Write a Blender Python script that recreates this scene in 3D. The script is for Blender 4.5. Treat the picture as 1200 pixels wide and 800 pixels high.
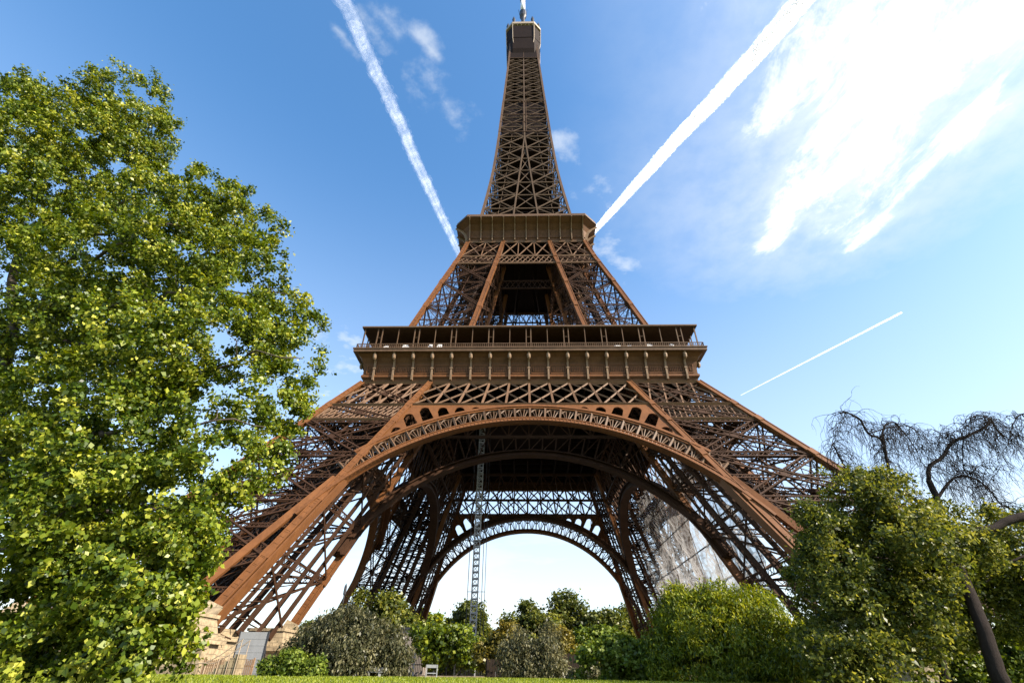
import bpy, math, random
import numpy as np
from mathutils import Vector, Matrix
R = math.radians
for o in list(bpy.data.objects): bpy.data.objects.remove(o)
SC = bpy.context.scene
COL = SC.collection

# ------------------------------------------------------------------ camera
CAM_LOC = Vector((-1.3, -118.7, 2.2))
YAW, PITCH, ROLL = 0.027, R(34.99), 0.010
FPX = 557.1
cd = bpy.data.cameras.new('camera'); cam = bpy.data.objects.new('camera', cd); COL.objects.link(cam)
cd.sensor_width = 36; cd.lens = FPX / 1200 * 36; cd.clip_start = 0.05; cd.clip_end = 60000
CAM_ROT = Matrix.Rotation(YAW, 3, 'Z') @ Matrix.Rotation(math.pi / 2 + PITCH, 3, 'X') @ Matrix.Rotation(ROLL, 3, 'Z')
cam.matrix_world = Matrix.Translation(CAM_LOC) @ CAM_ROT.to_4x4()
SC.camera = cam

def ray(px, py):
    return (CAM_ROT @ Vector(((px - 600) / FPX, (400 - py) / FPX, -1))).normalized()
def at(px, py, dist):
    """world point seen at a spot of the 1200x800 photograph, dist metres ahead on the ground plane"""
    r = ray(px, py); k = dist / r.y
    return CAM_LOC + r * k
def sky_at(px, py, alt):
    r = ray(px, py); return CAM_LOC + r * ((alt - CAM_LOC.z) / r.z)

# ------------------------------------------------------------------ light
SUN_DIR = Vector((0.76, -0.32, 0.57)).normalized()
SUN_EL = math.asin(SUN_DIR.z); SUN_AZ = math.atan2(SUN_DIR.x, SUN_DIR.y)
sd = bpy.data.lights.new('sun', 'SUN'); so = bpy.data.objects.new('sun', sd); COL.objects.link(so)
sd.energy = 5.0; sd.angle = R(0.53); sd.color = (1.0, 0.90, 0.76)
so.rotation_euler = SUN_DIR.to_track_quat('Z', 'Y').to_euler()
SC.view_settings.view_transform = 'Standard'; SC.view_settings.look = 'None'
SC.view_settings.exposure = 1.15; SC.view_settings.gamma = 1; SC.view_settings.use_curve_mapping = False
SC.render.engine = 'CYCLES'
SC.cycles.use_denoising = True
SC.cycles.max_bounces = 6; SC.cycles.diffuse_bounces = 1; SC.cycles.glossy_bounces = 2
SC.cycles.transmission_bounces = 3; SC.cycles.transparent_max_bounces = 64
SC.cycles.sample_clamp_indirect = 6

class NT:
    """small helper round a node tree"""
    def __init__(s, tree): s.t = tree; s.t.nodes.clear()
    def n(s, typ, ins=None, **kw):
        nd = s.t.nodes.new(typ)
        for k, v in kw.items(): setattr(nd, k, v)
        for k, v in (ins or {}).items():
            if hasattr(v, 'is_output'): s.t.links.new(v, nd.inputs[k])
            else: nd.inputs[k].default_value = v
        return nd
    def math(s, op, a, b=0.0, c=0.0, clamp=False):
        nd = s.n('ShaderNodeMath', {0: a, 1: b, 2: c}, operation=op); nd.use_clamp = clamp; return nd.outputs[0]
    def ramp(s, fac, stops, interp='LINEAR'):
        nd = s.n('ShaderNodeValToRGB', {0: fac}); cr = nd.color_ramp; cr.interpolation = interp
        while len(cr.elements) < len(stops): cr.elements.new(0.5)
        for e, (p, c) in zip(cr.elements, stops):
            e.position = p; e.color = c if len(c) == 4 else (*c, 1)
        return nd.outputs[0]
    def maprange(s, v, a, b, c=0.0, d=1.0, smooth=True):
        nd = s.n('ShaderNodeMapRange', {0: v, 1: a, 2: b, 3: c, 4: d}); nd.clamp = True
        if smooth: nd.interpolation_type = 'SMOOTHSTEP'
        return nd.outputs[0]
    def noise(s, vec, scale, detail=4.0, rough=0.55, dist=0.0):
        nd = s.n('ShaderNodeTexNoise', {'Vector': vec, 'Scale': scale, 'Detail': detail, 'Roughness': rough, 'Distortion': dist}); return nd.outputs[0]

# ---- world: physical sky with a thin layer of cloud high up
W = bpy.data.worlds.new('World'); SC.world = W; W.use_nodes = True
w = NT(W.node_tree)
skyn = w.n('ShaderNodeTexSky', sky_type='NISHITA'); skyn.sun_disc = False
skyn.sun_elevation = SUN_EL; skyn.sun_rotation = SUN_AZ; skyn.altitude = 30
skyn.air_density = 1.0; skyn.dust_density = 0.9; skyn.ozone_density = 1.0
gen = w.n('ShaderNodeTexCoord').outputs['Generated']
sep = w.n('ShaderNodeSeparateXYZ', {0: gen})
zc = w.math('MAXIMUM', sep.outputs[2], 0.03)
U = w.math('DIVIDE', sep.outputs[0], zc); V = w.math('DIVIDE', sep.outputs[1], zc)   # position in the cloud layer
uv = w.n('ShaderNodeCombineXYZ', {0: U, 1: V}).outputs[0]
def uvpt(px, py):
    r = ray(px, py); return (r.x / r.z, r.y / r.z)
def seg_mask(p, q, r0, r1, wob):
    """soft band round the segment p-q of the cloud layer, radius r0 at p and r1 at q"""
    ax, ay = p; bx, by = q; dx, dy = bx - ax, by - ay; L2 = dx * dx + dy * dy
    t = w.math('ADD', w.math('MULTIPLY', w.math('SUBTRACT', U, ax), dx / L2), w.math('MULTIPLY', w.math('SUBTRACT', V, ay), dy / L2), clamp=True)
    ex = w.math('SUBTRACT', U, w.math('MULTIPLY_ADD', t, dx, ax)); ey = w.math('SUBTRACT', V, w.math('MULTIPLY_ADD', t, dy, ay))
    d = w.math('SQRT', w.math('ADD', w.math('MULTIPLY', ex, ex), w.math('MULTIPLY', ey, ey)))
    rr = w.math('MULTIPLY_ADD', t, r1 - r0, r0)
    return w.math('SUBTRACT', 1.0, w.math('DIVIDE', d, rr))          # 1 on the axis, 0 at the rim
# streaky noise along the drift of the big cloud
P0, P1 = uvpt(915, 300), uvpt(1200, -60)
ang = math.atan2(P1[1] - P0[1], P1[0] - P0[0])
rot = w.n('ShaderNodeMapping', {'Vector': uv, 'Rotation': (0, 0, -ang), 'Scale': (1, 1, 1)})
mp = w.n('ShaderNodeMapping', {'Vector': rot.outputs[0], 'Scale': (1.0, 1.55, 1)}).outputs[0]
n_str = w.noise(mp, 5.5, 10.0, 0.70, 0.35)
n_soft = w.noise(uv, 9.0, 6.0, 0.6)
big = w.math('MAXIMUM', seg_mask(uvpt(985, 215), uvpt(1170, -70), 0.22, 0.46, 0),
             w.math('MAXIMUM', seg_mask(uvpt(905, 285), uvpt(1000, 130), 0.075, 0.16, 0),
                    w.math('MAXIMUM', seg_mask(uvpt(1000, 290), uvpt(1150, 130), 0.05, 0.10, 0), seg_mask(uvpt(900, 140), uvpt(985, 30), 0.08, 0.22, 0))))
bigm = w.math('ADD', w.math('MULTIPLY', big, 1.35), w.math('MULTIPLY', w.math('SUBTRACT', n_str, 0.54), 3.6))
bigm = w.maprange(bigm, -0.35, 1.65)
# small puffs
puffs = None
for (px, py, rr) in ((505, 100, 0.10), (690, 215, 0.11), (715, 290, 0.12), (655, 165, 0.06), (440, 8, 0.05), (425, 22, 0.05), (395, 35, 0.03), (490, 40, 0.04), (400, 400, 0.30), (410, 450, 0.4), (390, 470, 0.4), (1130, 470, 0.12), (975, 480, 0.12), (1075, 490, 0.2)):
    a = uvpt(px, py); b = uvpt(px + 25, py + 30)
    m = seg_mask(a, b, rr, rr * 0.8, 0); puffs = m if puffs is None else w.math('MAXIMUM', puffs, m)
pf = w.math('ADD', w.math('MULTIPLY', puffs, 0.9), w.math('MULTIPLY', w.math('SUBTRACT', n_soft, 0.60), 3.2))
pf = w.math('MULTIPLY', w.maprange(pf, 0.05, 1.15), 0.5)
# thin low stratus near the horizon
lowm = w.maprange(sep.outputs[2], 0.50, 0.10)
mpl = w.n('ShaderNodeMapping', {'Vector': gen, 'Scale': (1.0, 1.0, 5.0)}).outputs[0]
n_low = w.noise(mpl, 3.2, 6.0, 0.55)
low = w.math('MULTIPLY', w.math('MULTIPLY', lowm, w.maprange(n_low, 0.30, 0.60)), 0.78)
veil = w.math('MULTIPLY', w.maprange(seg_mask(uvpt(1000, 200), uvpt(1250, -60), .8, 1.1, 0), 0.0, 1.0), .62)
veil = w.math('MULTIPLY', veil, w.maprange(n_soft, .25, .7, .55, 1.0))
hazy = w.maprange(sep.outputs[2], 0.85, 0.0, 0.0, .60)
cover = w.math('MAXIMUM', w.math('MAXIMUM', w.math('MAXIMUM', bigm, pf), low), w.math('MAXIMUM', veil, hazy))
cloudcol = w.n('ShaderNodeMix', {0: bigm, 6: (3.3, 3.45, 3.55, 1), 7: (5.0, 4.95, 4.7, 1)}, data_type='RGBA').outputs[2]
skyhsv = w.n('ShaderNodeHueSaturation', {'Hue': 0.497, 'Saturation': 1.27, 'Value': 1.05, 'Color': skyn.outputs[0]}).outputs[0]
mixc = w.n('ShaderNodeMix', {0: cover, 6: skyhsv, 7: cloudcol}, data_type='RGBA').outputs[2]
bg = w.n('ShaderNodeBackground', {0: mixc, 1: 0.15})
w.n('ShaderNodeOutputWorld', {0: bg.outputs[0]})

# ------------------------------------------------------------------ materials
def material(name):
    m = bpy.data.materials.new(name); m.use_nodes = True; return m, NT(m.node_tree)
def painted(name, base, var=0.35, rough=0.5, scale=0.6, bump=0.0, rust=0.3):
    m, t = material(name)
    geo = t.n('ShaderNodeNewGeometry').outputs['Position']
    a = t.noise(geo, scale, 6, 0.65); b = t.noise(geo, scale * 9, 3, 0.6)
    st_ = t.noise(t.n('ShaderNodeMapping', {'Vector': geo, 'Scale': (1, 1, .12)}).outputs[0], scale * 6, 4, 0.6)
    f = t.math('ADD', t.math('ADD', t.math('MULTIPLY', a, 0.45), t.math('MULTIPLY', b, 0.25)), t.math('MULTIPLY', st_, .30))
    dark = tuple(c * (1 - var) for c in base); lite = tuple(min(1, c * (1 + var * 0.8)) for c in base)
    col = t.ramp(f, [(0.34, dark), (0.50, base), (0.64, lite)])
    p = t.n('ShaderNodeBsdfPrincipled', {'Base Color': col, 'Roughness': rough})
    p.inputs['Specular IOR Level'].default_value = rust
    if bump:
        bn = t.n('ShaderNodeBump', {'Height': b, 'Strength': bump, 'Distance': 0.1}); t.t.links.new(bn.outputs[0], p.inputs['Normal'])
    t.n('ShaderNodeOutputMaterial', {0: p.outputs[0]}); return m
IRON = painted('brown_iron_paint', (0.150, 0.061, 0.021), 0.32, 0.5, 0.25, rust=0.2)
IRON_SHADE = painted('brown_iron_shade', (0.050, 0.025, 0.014), 0.40, 0.65, 0.3, rust=0.12)  # iron paint darkened: the shade of the interior is put into its colour
IRON_DK = painted('dark_brown_iron', (0.016, 0.009, 0.006), 0.3, 0.7, 0.3, rust=0.08)  # dark tone of the panels; on decks and inner parts, shade painted in
GREYIRON = painted('grey_brown_iron', (0.115, 0.068, 0.039), 0.35, 0.55, 0.4, rust=0.2)
TRUSSP = painted('truss_paint', (0.150, 0.085, 0.048), 0.3, 0.55, 0.5, rust=0.2)
FRIEZEP = painted('frieze_paint', (0.105, 0.050, 0.022), 0.4, 0.6, 0.7, rust=0.15)
BRACKETP = painted('bracket_paint', (0.205, 0.135, 0.083), 0.25, 0.55, 0.4, rust=0.2)
PALEIRON = painted('pale_iron_paint', (0.36, 0.28, 0.20), 0.2, 0.5, 0.5)
CREAM = painted('cream_paint', (0.62, 0.56, 0.46), 0.15, 0.5, 0.8)
WHITE = painted('white_paint', (0.78, 0.78, 0.76), 0.06, 0.5, 1.0)
GALV = painted('galvanised_steel', (0.33, 0.33, 0.33), 0.2, 0.45, 1.0, rust=0.5)
ORANGE = painted('orange_paint', (0.70, 0.17, 0.03), 0.12, 0.5, 1.0)
GREYP = painted('grey_panel', (0.30, 0.30, 0.30), 0.15, 0.6, 0.7)
BROWNP = painted('brown_board', (0.030, 0.019, 0.012), 0.3, 0.9, 1.2)
DARKM = painted('dark_metal', (0.035, 0.035, 0.04), 0.2, 0.5, 1.0)
TIMBER = painted('weathered_timber', (0.27, 0.17, 0.10), 0.3, 0.8, 1.5)
BARK = painted('bark', (0.075, 0.060, 0.047), 0.5, 0.9, 3.0, 0.6)
BARK_DK = painted('dark_bark', (0.028, 0.021, 0.018), 0.45, 0.9, 4.0, 0.6, rust=.1)
def stone_mat():
    m, t = material('limestone_blocks')
    tc = t.n('ShaderNodeTexCoord').outputs['Object']
    br = t.n('ShaderNodeTexBrick', {'Vector': t.n('ShaderNodeMapping', {'Vector': tc, 'Rotation': (R(90), 0, 0)}).outputs[0], 'Color1': (0.40, 0.31, 0.19, 1), 'Color2': (0.31, 0.24, 0.145, 1), 'Mortar': (0.12, 0.095, 0.065, 1), 'Scale': 1.0, 'Mortar Size': 0.03, 'Brick Width': 1.3, 'Row Height': 0.62})
    nz = t.noise(tc, 1.7, 7, 0.65)
    col = t.n('ShaderNodeMix', {0: t.maprange(nz, 0.38, 0.66, 0, 0.75), 6: br.outputs[0], 7: (0.15, 0.11, 0.065, 1)}, data_type='RGBA').outputs[2]
    p = t.n('ShaderNodeBsdfPrincipled', {'Base Color': col, 'Roughness': 0.85})
    bn = t.n('ShaderNodeBump', {'Height': nz, 'Strength': 0.4, 'Distance': 0.05}); t.t.links.new(bn.outputs[0], p.inputs['Normal'])
    t.n('ShaderNodeOutputMaterial', {0: p.outputs[0]}); return m
STONE = stone_mat()
def leaf_mat(name, stops, trans=0.27, gloss=0.02):
    m, t = material(name)
    a = t.n('ShaderNodeAttribute', attribute_name='tone').outputs['Fac']
    col = t.ramp(a, stops)
    d = t.n('ShaderNodeBsdfDiffuse', {0: col})
    tcol = t.n('ShaderNodeHueSaturation', {'Hue': 0.485, 'Saturation': 1.1, 'Value': 1.5, 'Color': col}).outputs[0]
    tr = t.n('ShaderNodeBsdfTranslucent', {0: tcol})
    mx = t.n('ShaderNodeMixShader', {0: trans, 1: d.outputs[0], 2: tr.outputs[0]})
    g = t.n('ShaderNodeBsdfGlossy', {0: (1, 1, 1, 1), 'Roughness': 0.42})
    m2 = t.n('ShaderNodeMixShader', {0: gloss, 1: mx.outputs[0], 2: g.outputs[0]})
    t.n('ShaderNodeOutputMaterial', {0: m2.outputs[0]}); return m
LEAF_PLANE = leaf_mat('plane_tree_leaf', [(0, (0.014, 0.030, 0.004)), (0.42, (0.060, 0.100, 0.008)), (0.75, (0.185, 0.225, 0.016)), (1, (0.42, 0.42, 0.06))])
LEAF_YELLOW = leaf_mat('yellow_green_leaf', [(0, (0.03, 0.05, 0.008)), (0.5, (0.13, 0.175, 0.012)), (1, (0.40, 0.39, 0.03))])
LEAF_GREEN = leaf_mat('fresh_green_leaf', [(0, (0.03, 0.055, 0.010)), (0.5, (0.11, 0.16, 0.018)), (1, (0.22, 0.26, 0.04))])
LEAF_DARK = leaf_mat('dark_green_leaf', [(0, (0.014, 0.025, 0.006)), (0.45, (0.075, 0.098, 0.014)), (1, (0.34, 0.33, 0.06))], 0.4)
LEAF_GREY = leaf_mat('grey_green_leaf', [(0, (0.022, 0.03, 0.012)), (0.5, (0.085, 0.085, 0.038)), (1, (0.24, 0.22, 0.11))], 0.3)
LEAF_OCHRE = leaf_mat('ochre_leaf', [(0, (0.07, 0.06, 0.012)), (0.5, (0.15, 0.125, 0.018)), (1, (0.26, 0.20, 0.035))])
LEAF_FAR = leaf_mat('far_tree_leaf', [(0, (0.022, 0.036, 0.010)), (0.5, (0.075, 0.095, 0.016)), (1, (0.20, 0.20, 0.03))], 0.35)

# ------------------------------------------------------------------ mesh helpers
def vn(v): return v / max(1e-9, np.linalg.norm(v))
class MB:
    def __init__(s): s.v = []; s.f = []; s.n = 0; s.den = []
    def add(s, verts, faces):
        s.v.append(np.asarray(verts, float)); s.f += [tuple(i + s.n for i in f) for f in faces]; s.n += len(verts)
    BF = [(0, 3, 2, 1), (4, 5, 6, 7), (0, 1, 5, 4), (1, 2, 6, 5), (2, 3, 7, 6), (3, 0, 4, 7)]
    def hexa(s, c8): s.add(c8, s.BF)
    def box(s, x0, x1, y0, y1, z0, z1):
        s.hexa([(x0, y0, z0), (x1, y0, z0), (x1, y1, z0), (x0, y1, z0), (x0, y0, z1), (x1, y0, z1), (x1, y1, z1), (x0, y1, z1)])
    def bar(s, p, q, a, b=None, up=(0, 0, 1), ext=0.0):
        """a = width across, b = depth along 'up'"""
        b = a if b is None else b
        p = np.asarray(p, float); q = np.asarray(q, float); d = q - p; L = np.linalg.norm(d)
        if L < 1e-6: return
        d /= L; p = p - d * ext; q = q + d * ext
        u = np.asarray(up, float); u = u - d * np.dot(u, d)
        if np.linalg.norm(u) < 1e-3: u = np.array((1., 0, 0)) - d * d[0]
        u = vn(u); r = np.cross(d, u); r = r * a / 2; u = u * b / 2
        s.hexa([p - r - u, p + r - u, p + r + u, p - r + u, q - r - u, q + r - u, q + r + u, q - r + u])
    def girder(s, p, q, width, chord, lace, nrm, cells=None, depth=None):
        """flat lattice girder: two chords and zigzag lacing in the plane square to nrm"""
        p = np.asarray(p, float); q = np.asarray(q, float); d = vn(q - p); L = np.linalg.norm(q - p)
        nrm = np.asarray(nrm, float); t = vn(np.cross(nrm, d)) * width / 2; dp = depth or chord
        s.bar(p + t, q + t, chord, dp, nrm); s.bar(p - t, q - t, chord, dp, nrm)
        k = cells or max(2, int(round(L / (width * 1.0))))
        for i in range(k):
            a = p + d * L * i / k; b = p + d * L * (i + 1) / k; sg = 1 if i % 2 else -1
            s.bar(a + t * sg, b - t * sg, lace, lace * 0.5, nrm)
            if i % 2: s.bar(a - t * sg * 0.94, b + t * sg * 0.94, lace * 0.85, lace * 0.4, nrm)
    def cross(s, quad, size, nrm, depth=None, mid=False):
        """X of plain bars in quad (bl, br, tr, tl)"""
        a, b, c, d = [np.asarray(x, float) for x in quad]; dp = depth or size * 0.6
        s.bar(a, c, size, dp, nrm); s.bar(b, d, size * 0.97, dp * 0.86, nrm)
    def tube(s, pts, rad, k=6, cap=True):
        pts = [np.asarray(p, float) for p in pts]; n = len(pts); base = s.n; vs = []
        prev = None
        for i, p in enumerate(pts):
            d = vn(pts[min(i + 1, n - 1)] - pts[max(i - 1, 0)])
            if prev is None:
                a = np.cross(d, (0, 0, 1)); a = np.cross(d, (1, 0, 0)) if np.linalg.norm(a) < 0.1 else a
            else: a = prev - d * np.dot(prev, d)
            a = vn(a); prev = a; b = np.cross(d, a); r = rad[i] if hasattr(rad, '__len__') else rad
            for j in range(k):
                th = 2 * math.pi * j / k; vs.append(p + (a * math.cos(th) + b * math.sin(th)) * r)
        fs = [(i * k + j, i * k + (j + 1) % k, (i + 1) * k + (j + 1) % k, (i + 1) * k + j) for i in range(n - 1) for j in range(k)]
        if cap: fs += [tuple(range(k - 1, -1, -1)), tuple((n - 1) * k + j for j in range(k))]
        s.add(vs, fs)
    def mesh(s, name, smooth=False):
        me = bpy.data.meshes.new(name)
        V_ = np.concatenate(s.v) if s.v else np.zeros((0, 3))
        me.from_pydata(V_.tolist(), [], s.f)
        if smooth: me.polygons.foreach_set('use_smooth', np.ones(len(me.polygons), bool))
        me.update(); return me
    def obj(s, name, mat, parent=None, smooth=False):
        me = s.mesh(name, smooth); me.materials.append(mat); return link(name, me, parent)
def link(name, data, parent=None):
    o = bpy.data.objects.new(name, data); COL.objects.link(o)
    if parent: o.parent = parent
    return o
def tag(o, label=None, cat=None, group=None, kind=None):
    if label: o['label'] = label
    if cat: o['category'] = cat
    if group: o['group'] = group
    if kind: o['kind'] = kind
    return o
def empty(name, loc=(0, 0, 0)):
    o = link(name, None); o.location = loc; return o
def kids(o): return [c for c in COL.objects if c.parent == o]
def copy_tree(o, parent=None):
    ch = kids(o); c = o.copy(); COL.objects.link(c); c.parent = parent
    for k in ch: copy_tree(k, c)
    return c
def four(o):
    """the same piece on the other three sides of the tower"""
    for k in (1, 2, 3):
        c = copy_tree(o, o.parent); c.rotation_euler = (0, 0, k * math.pi / 2)

# ================================================================== ground
def gz(x, y):
    d = y + 118.7
    if d < 44: return 1.85 + 0.12 * max(0, min(1, (d - 5) / 39))
    t = max(0, min(1, (d - 44) / 12)); t = t * t * (3 - 2 * t)
    return 1.97 * (1 - t)
def gz_np(y):
    d = y + 118.7; a = 1.85 + 0.12 * np.clip((d - 5) / 39, 0, 1); t = np.clip((d - 44) / 12, 0, 1); t = t * t * (3 - 2 * t)
    return a * (1 - t)
gx = np.concatenate([-np.geomspace(7000, 60, 14), np.linspace(-50, 50, 26), np.geomspace(60, 7000, 14)])
gy = np.concatenate([-118.7 - np.geomspace(3000, 6, 9), np.linspace(-120, -58, 63), np.geomspace(60, 9000, 18) - 110])
XX, YY = np.meshgrid(gx, gy); ZZ = gz_np(YY)
me = bpy.data.meshes.new('ground')
nx, ny = len(gx), len(gy)
me.from_pydata(np.stack([XX, YY, ZZ], -1).reshape(-1, 3).tolist(), [], [(j * nx + i, j * nx + i + 1, (j + 1) * nx + i + 1, (j + 1) * nx + i) for j in range(ny - 1) for i in range(nx - 1)])
m, t = material('lawn_ground')
geo = t.n('ShaderNodeNewGeometry').outputs['Position']
nz = t.noise(geo, 0.8, 6, 0.6)
near = t.maprange(t.n('ShaderNodeSeparateXYZ', {0: geo}).outputs[1], -66, -60)
farc = t.ramp(nz, [(.3, (.10, .085, .068)), (.7, (.16, .14, .115))])
p = t.n('ShaderNodeBsdfPrincipled', {'Base Color': t.n('ShaderNodeMix', {0: near, 7: farc, 6: t.ramp(nz, [(0.3, (0.05, 0.08, 0.012)), (0.7, (0.12, 0.15, 0.02))])}, data_type='RGBA').outputs[2], 'Roughness': 0.9})
t.n('ShaderNodeOutputMaterial', {0: p.outputs[0]})
me.materials.append(m); g = link('ground', me); tag(g, kind='structure')

# ================================================================== the tower
TOWER = empty('lattice_tower'); tag(TOWER, 'tall brown iron lattice tower on four arched legs', 'tower')
ZA = 57.6
wA = lambda z: 62.45 - (62.45 - 30.6) * z / ZA
iA = lambda z: 39.1 - (39.1 - 17.77) * z / ZA
wB = lambda z: float(np.interp(z, [56, 70, 88.8, 102, 110, 118], [31.6, 27.9, 23.0, 19.4, 17.6, 16.0]))
iB = lambda z: float(np.interp(z, [56, 70, 88.8, 102, 110, 118], [16.4, 13.4, 10.4, 8.2, 6.9, 6.0]))
wC = lambda z: float(np.interp(z, [112, 118, 126, 138, 151, 165, 180, 207, 230, 252, 275, 285], [16.3, 15.5, 14.5, 13.2, 11.9, 11.0, 10.2, 9.0, 8.0, 7.0, 6.3, 6.1]))

def nrm_of(a, b, c):
    return vn(np.cross(np.asarray(b, float) - a, np.asarray(c, float) - a))

def make_pillar(name, wf, jf, levels, rsize, gw, chord, lace, rails, seg, in_mat, strips=0):
    """one corner leg (front left): four rafters, lattice faces, lift track inside"""
    C4 = lambda z: [np.array((-wf(z), -wf(z), z)), np.array((-jf(z), -wf(z), z)), np.array((-jf(z), -jf(z), z)), np.array((-wf(z), -jf(z), z))]
    z0, z1 = levels[0], levels[-1]
    pil = empty(name); pil.parent = TOWER
    zz = np.linspace(z0, z1, seg + 1)
    for k in range(4):
        mb = MB()
        for a, b in zip(zz[:-1], zz[1:]):
            p, q = C4(a)[k], C4(b)[k]
            mb.bar(p, q, rsize * 0.94, rsize, (0, 1, 0), ext=0.02)
            n1 = np.array((0., 1, 0)); dd_ = vn(q - p); n1 = vn(n1 - dd_ * np.dot(n1, dd_)); n2 = np.cross(dd_, n1); e_ = rsize * .44
            for s1 in (-1, 1):
                for s2 in (-1, 1):
                    off_ = n1 * s1 * (e_ + .06) + n2 * s2 * (e_ + .02); mb.bar(p + off_, q + off_, .2 * rsize, .2 * rsize, (0, 1, 0))
            nr = int(np.linalg.norm(q - p) / 1.1)
            for i in range(nr):
                c_ = p + (q - p) * (i + .5) / nr + n1 * -(rsize * .5 + .01); mb.bar(c_ - n2 * e_, c_ + n2 * e_, .1, .05, n1)
        # flange stiffeners along the rafter
        p, q = C4(z0)[k], C4(z1)[k]; L = np.linalg.norm(q - p)
        ns = int(L / 2.6)
        for i in range(1, ns):
            c = C4(z0 + (z1 - z0) * i / ns)[k]; d = vn(q - p)
            mb.bar(c - d * 0.06, c + d * 0.06, rsize * 1.02, rsize * 1.06, (0, 1, 0))
        # joint plates where the bracing lands
        for zl in levels[1:-1]:
            c = C4(zl)[k]; d = vn(q - p); mb.bar(c - d * rsize * .8, c + d * rsize * .8, rsize * 1.35, rsize * 1.12, (0, 1, 0))
        mb.obj('rafter', IRON, pil)
    lat = MB()
    for za, zb in zip(levels[:-1], levels[1:]):
        ca, cb = C4(za), C4(zb)
        for k in range(4):
            a, b, c, d = ca[k], ca[(k + 1) % 4], cb[(k + 1) % 4], cb[k]
            n = nrm_of(a, b, d)
            lat.girder(d, c, gw * 0.8, chord * 0.9, lace, n)
            if strips and k in (1, 2):
                lat.bar(a, c, chord * 1.2, chord * .6, n); lat.bar(b + n * .3, d + n * .3, chord * 1.2, chord * .6, n)
                continue
            lat.girder(a, c, gw, chord, lace, n); lat.girder(b + n * 0.12, d + n * 0.12, gw * 0.98, chord * 0.97, lace, n)
            x = (a + b + c + d) / 4; e = vn(b - a)
            lat.bar(x - e * gw * 0.45, x + e * gw * 0.45, gw * 0.9, chord * 1.3, n)
            ma, mbm = (a + d) / 2, (b + c) / 2
            lat.girder(ma - n * 0.25, mbm - n * 0.25, gw * 0.55, chord * 0.7, lace, n)
            lat.bar((a + b) / 2 - n * .5, (c + d) / 2 - n * .5, chord * .9, chord * .9, n)
            bi = lambda u, v: (a * (1 - u) + b * u) * (1 - v) + (d * (1 - u) + c * u) * v - n * .7
            nu_ = 5 if strips else 3
            for iu in range(nu_):
                for iv in range(3):
                    lat.bar(bi(iu / nu_, iv / 3), bi((iu + 1) / nu_, (iv + 1) / 3), chord * .5, chord * .3, n)
                    lat.bar(bi((iu + 1) / nu_, iv / 3), bi(iu / nu_, (iv + 1) / 3), chord * .48, chord * .4, n)
            if strips:
                for v in (.25, .5, .75): lat.bar(bi(0, v) - n * 2.5, bi(1, v) - n * 2.5, chord * .6, chord * .6, n); lat.bar(bi(0, v), bi(1, 1 - v) - n * 5, chord * .5, chord * .5, n)
        lat.bar(cb[0], cb[2], chord * 1.1, chord, (0, 0, 1)); lat.bar(cb[1] + (0, 0, .15), cb[3] + (0, 0, .15), chord * 1.1, chord, (0, 0, 1))
        lat.bar(ca[0], cb[2], chord * 0.8, chord * .6, (0, 0, 1)); lat.bar(ca[2], cb[0], chord * 0.8, chord * .6, (0, 0, 1))
        lat.bar(ca[1], cb[3], chord * 0.8, chord * .6, (0, 0, 1)); lat.bar(ca[3], cb[1], chord * 0.8, chord * .6, (0, 0, 1))
    if strips:
        # long stringers on the two inner faces
        for k in (1, 2):
            for i in range(1, strips):
                u = i / strips; p = C4(z0)[k] * (1 - u) + C4(z0)[(k + 1) % 4] * u; q = C4(z1)[k] * (1 - u) + C4(z1)[(k + 1) % 4] * u
                n = nrm_of(C4(z0)[k], C4(z0)[(k + 1) % 4], C4(z1)[k])
                lat.bar(p, q, .62 if i % 2 else 1.0, .3, n)
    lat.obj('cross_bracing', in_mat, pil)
    # inclined lift track and stair stringers in the middle of the leg
    tr = MB()
    cen = lambda z, u, v: np.array((-(wf(z) + jf(z)) / 2 + u, -(wf(z) + jf(z)) / 2 + v, z))
    for (u, v) in rails:
        for a, b in zip(zz[:-1], zz[1:]): tr.bar(cen(a, u, v), cen(min(b, z1 - .5), u, v), 0.5 if strips else .34, 0.6, (0, 0, 1))
    n = int((z1 - z0) / 1.5)
    for i in range(n):
        z = z0 + (z1 - z0) * i / n
        tr.bar(cen(z, rails[0][0], rails[0][1]), cen(z, rails[-1][0], rails[-1][1]), 0.2, 0.2)
        if i % 2:
            a = cen(z, rails[0][0] - 1.4, rails[0][1] + 1.0); b = cen(z, rails[-1][0] + 1.4, rails[-1][1] + 1.0); tr.bar(a, b, 0.12, 0.2)
            zz2 = z0 + (z1 - z0) * (i + 1) / n
            tr.bar(a, cen(zz2, rails[-1][0], rails[-1][1]), 0.1, 0.1)
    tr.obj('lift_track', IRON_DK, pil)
    return pil, C4

LV_A = [6.0, 14.5, 23, 31.5, 39.6, 44.0, 51.0]
pil, CA = make_pillar('leg', wA, iA, LV_A, 0.92, 1.15, 0.24, 0.12, [(-5, 4), (-3.2, 2.4), (-1, .7), (1.2, -1), (3, -2.4), (5, -4)], 1, IRON_SHADE, 5)
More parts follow.
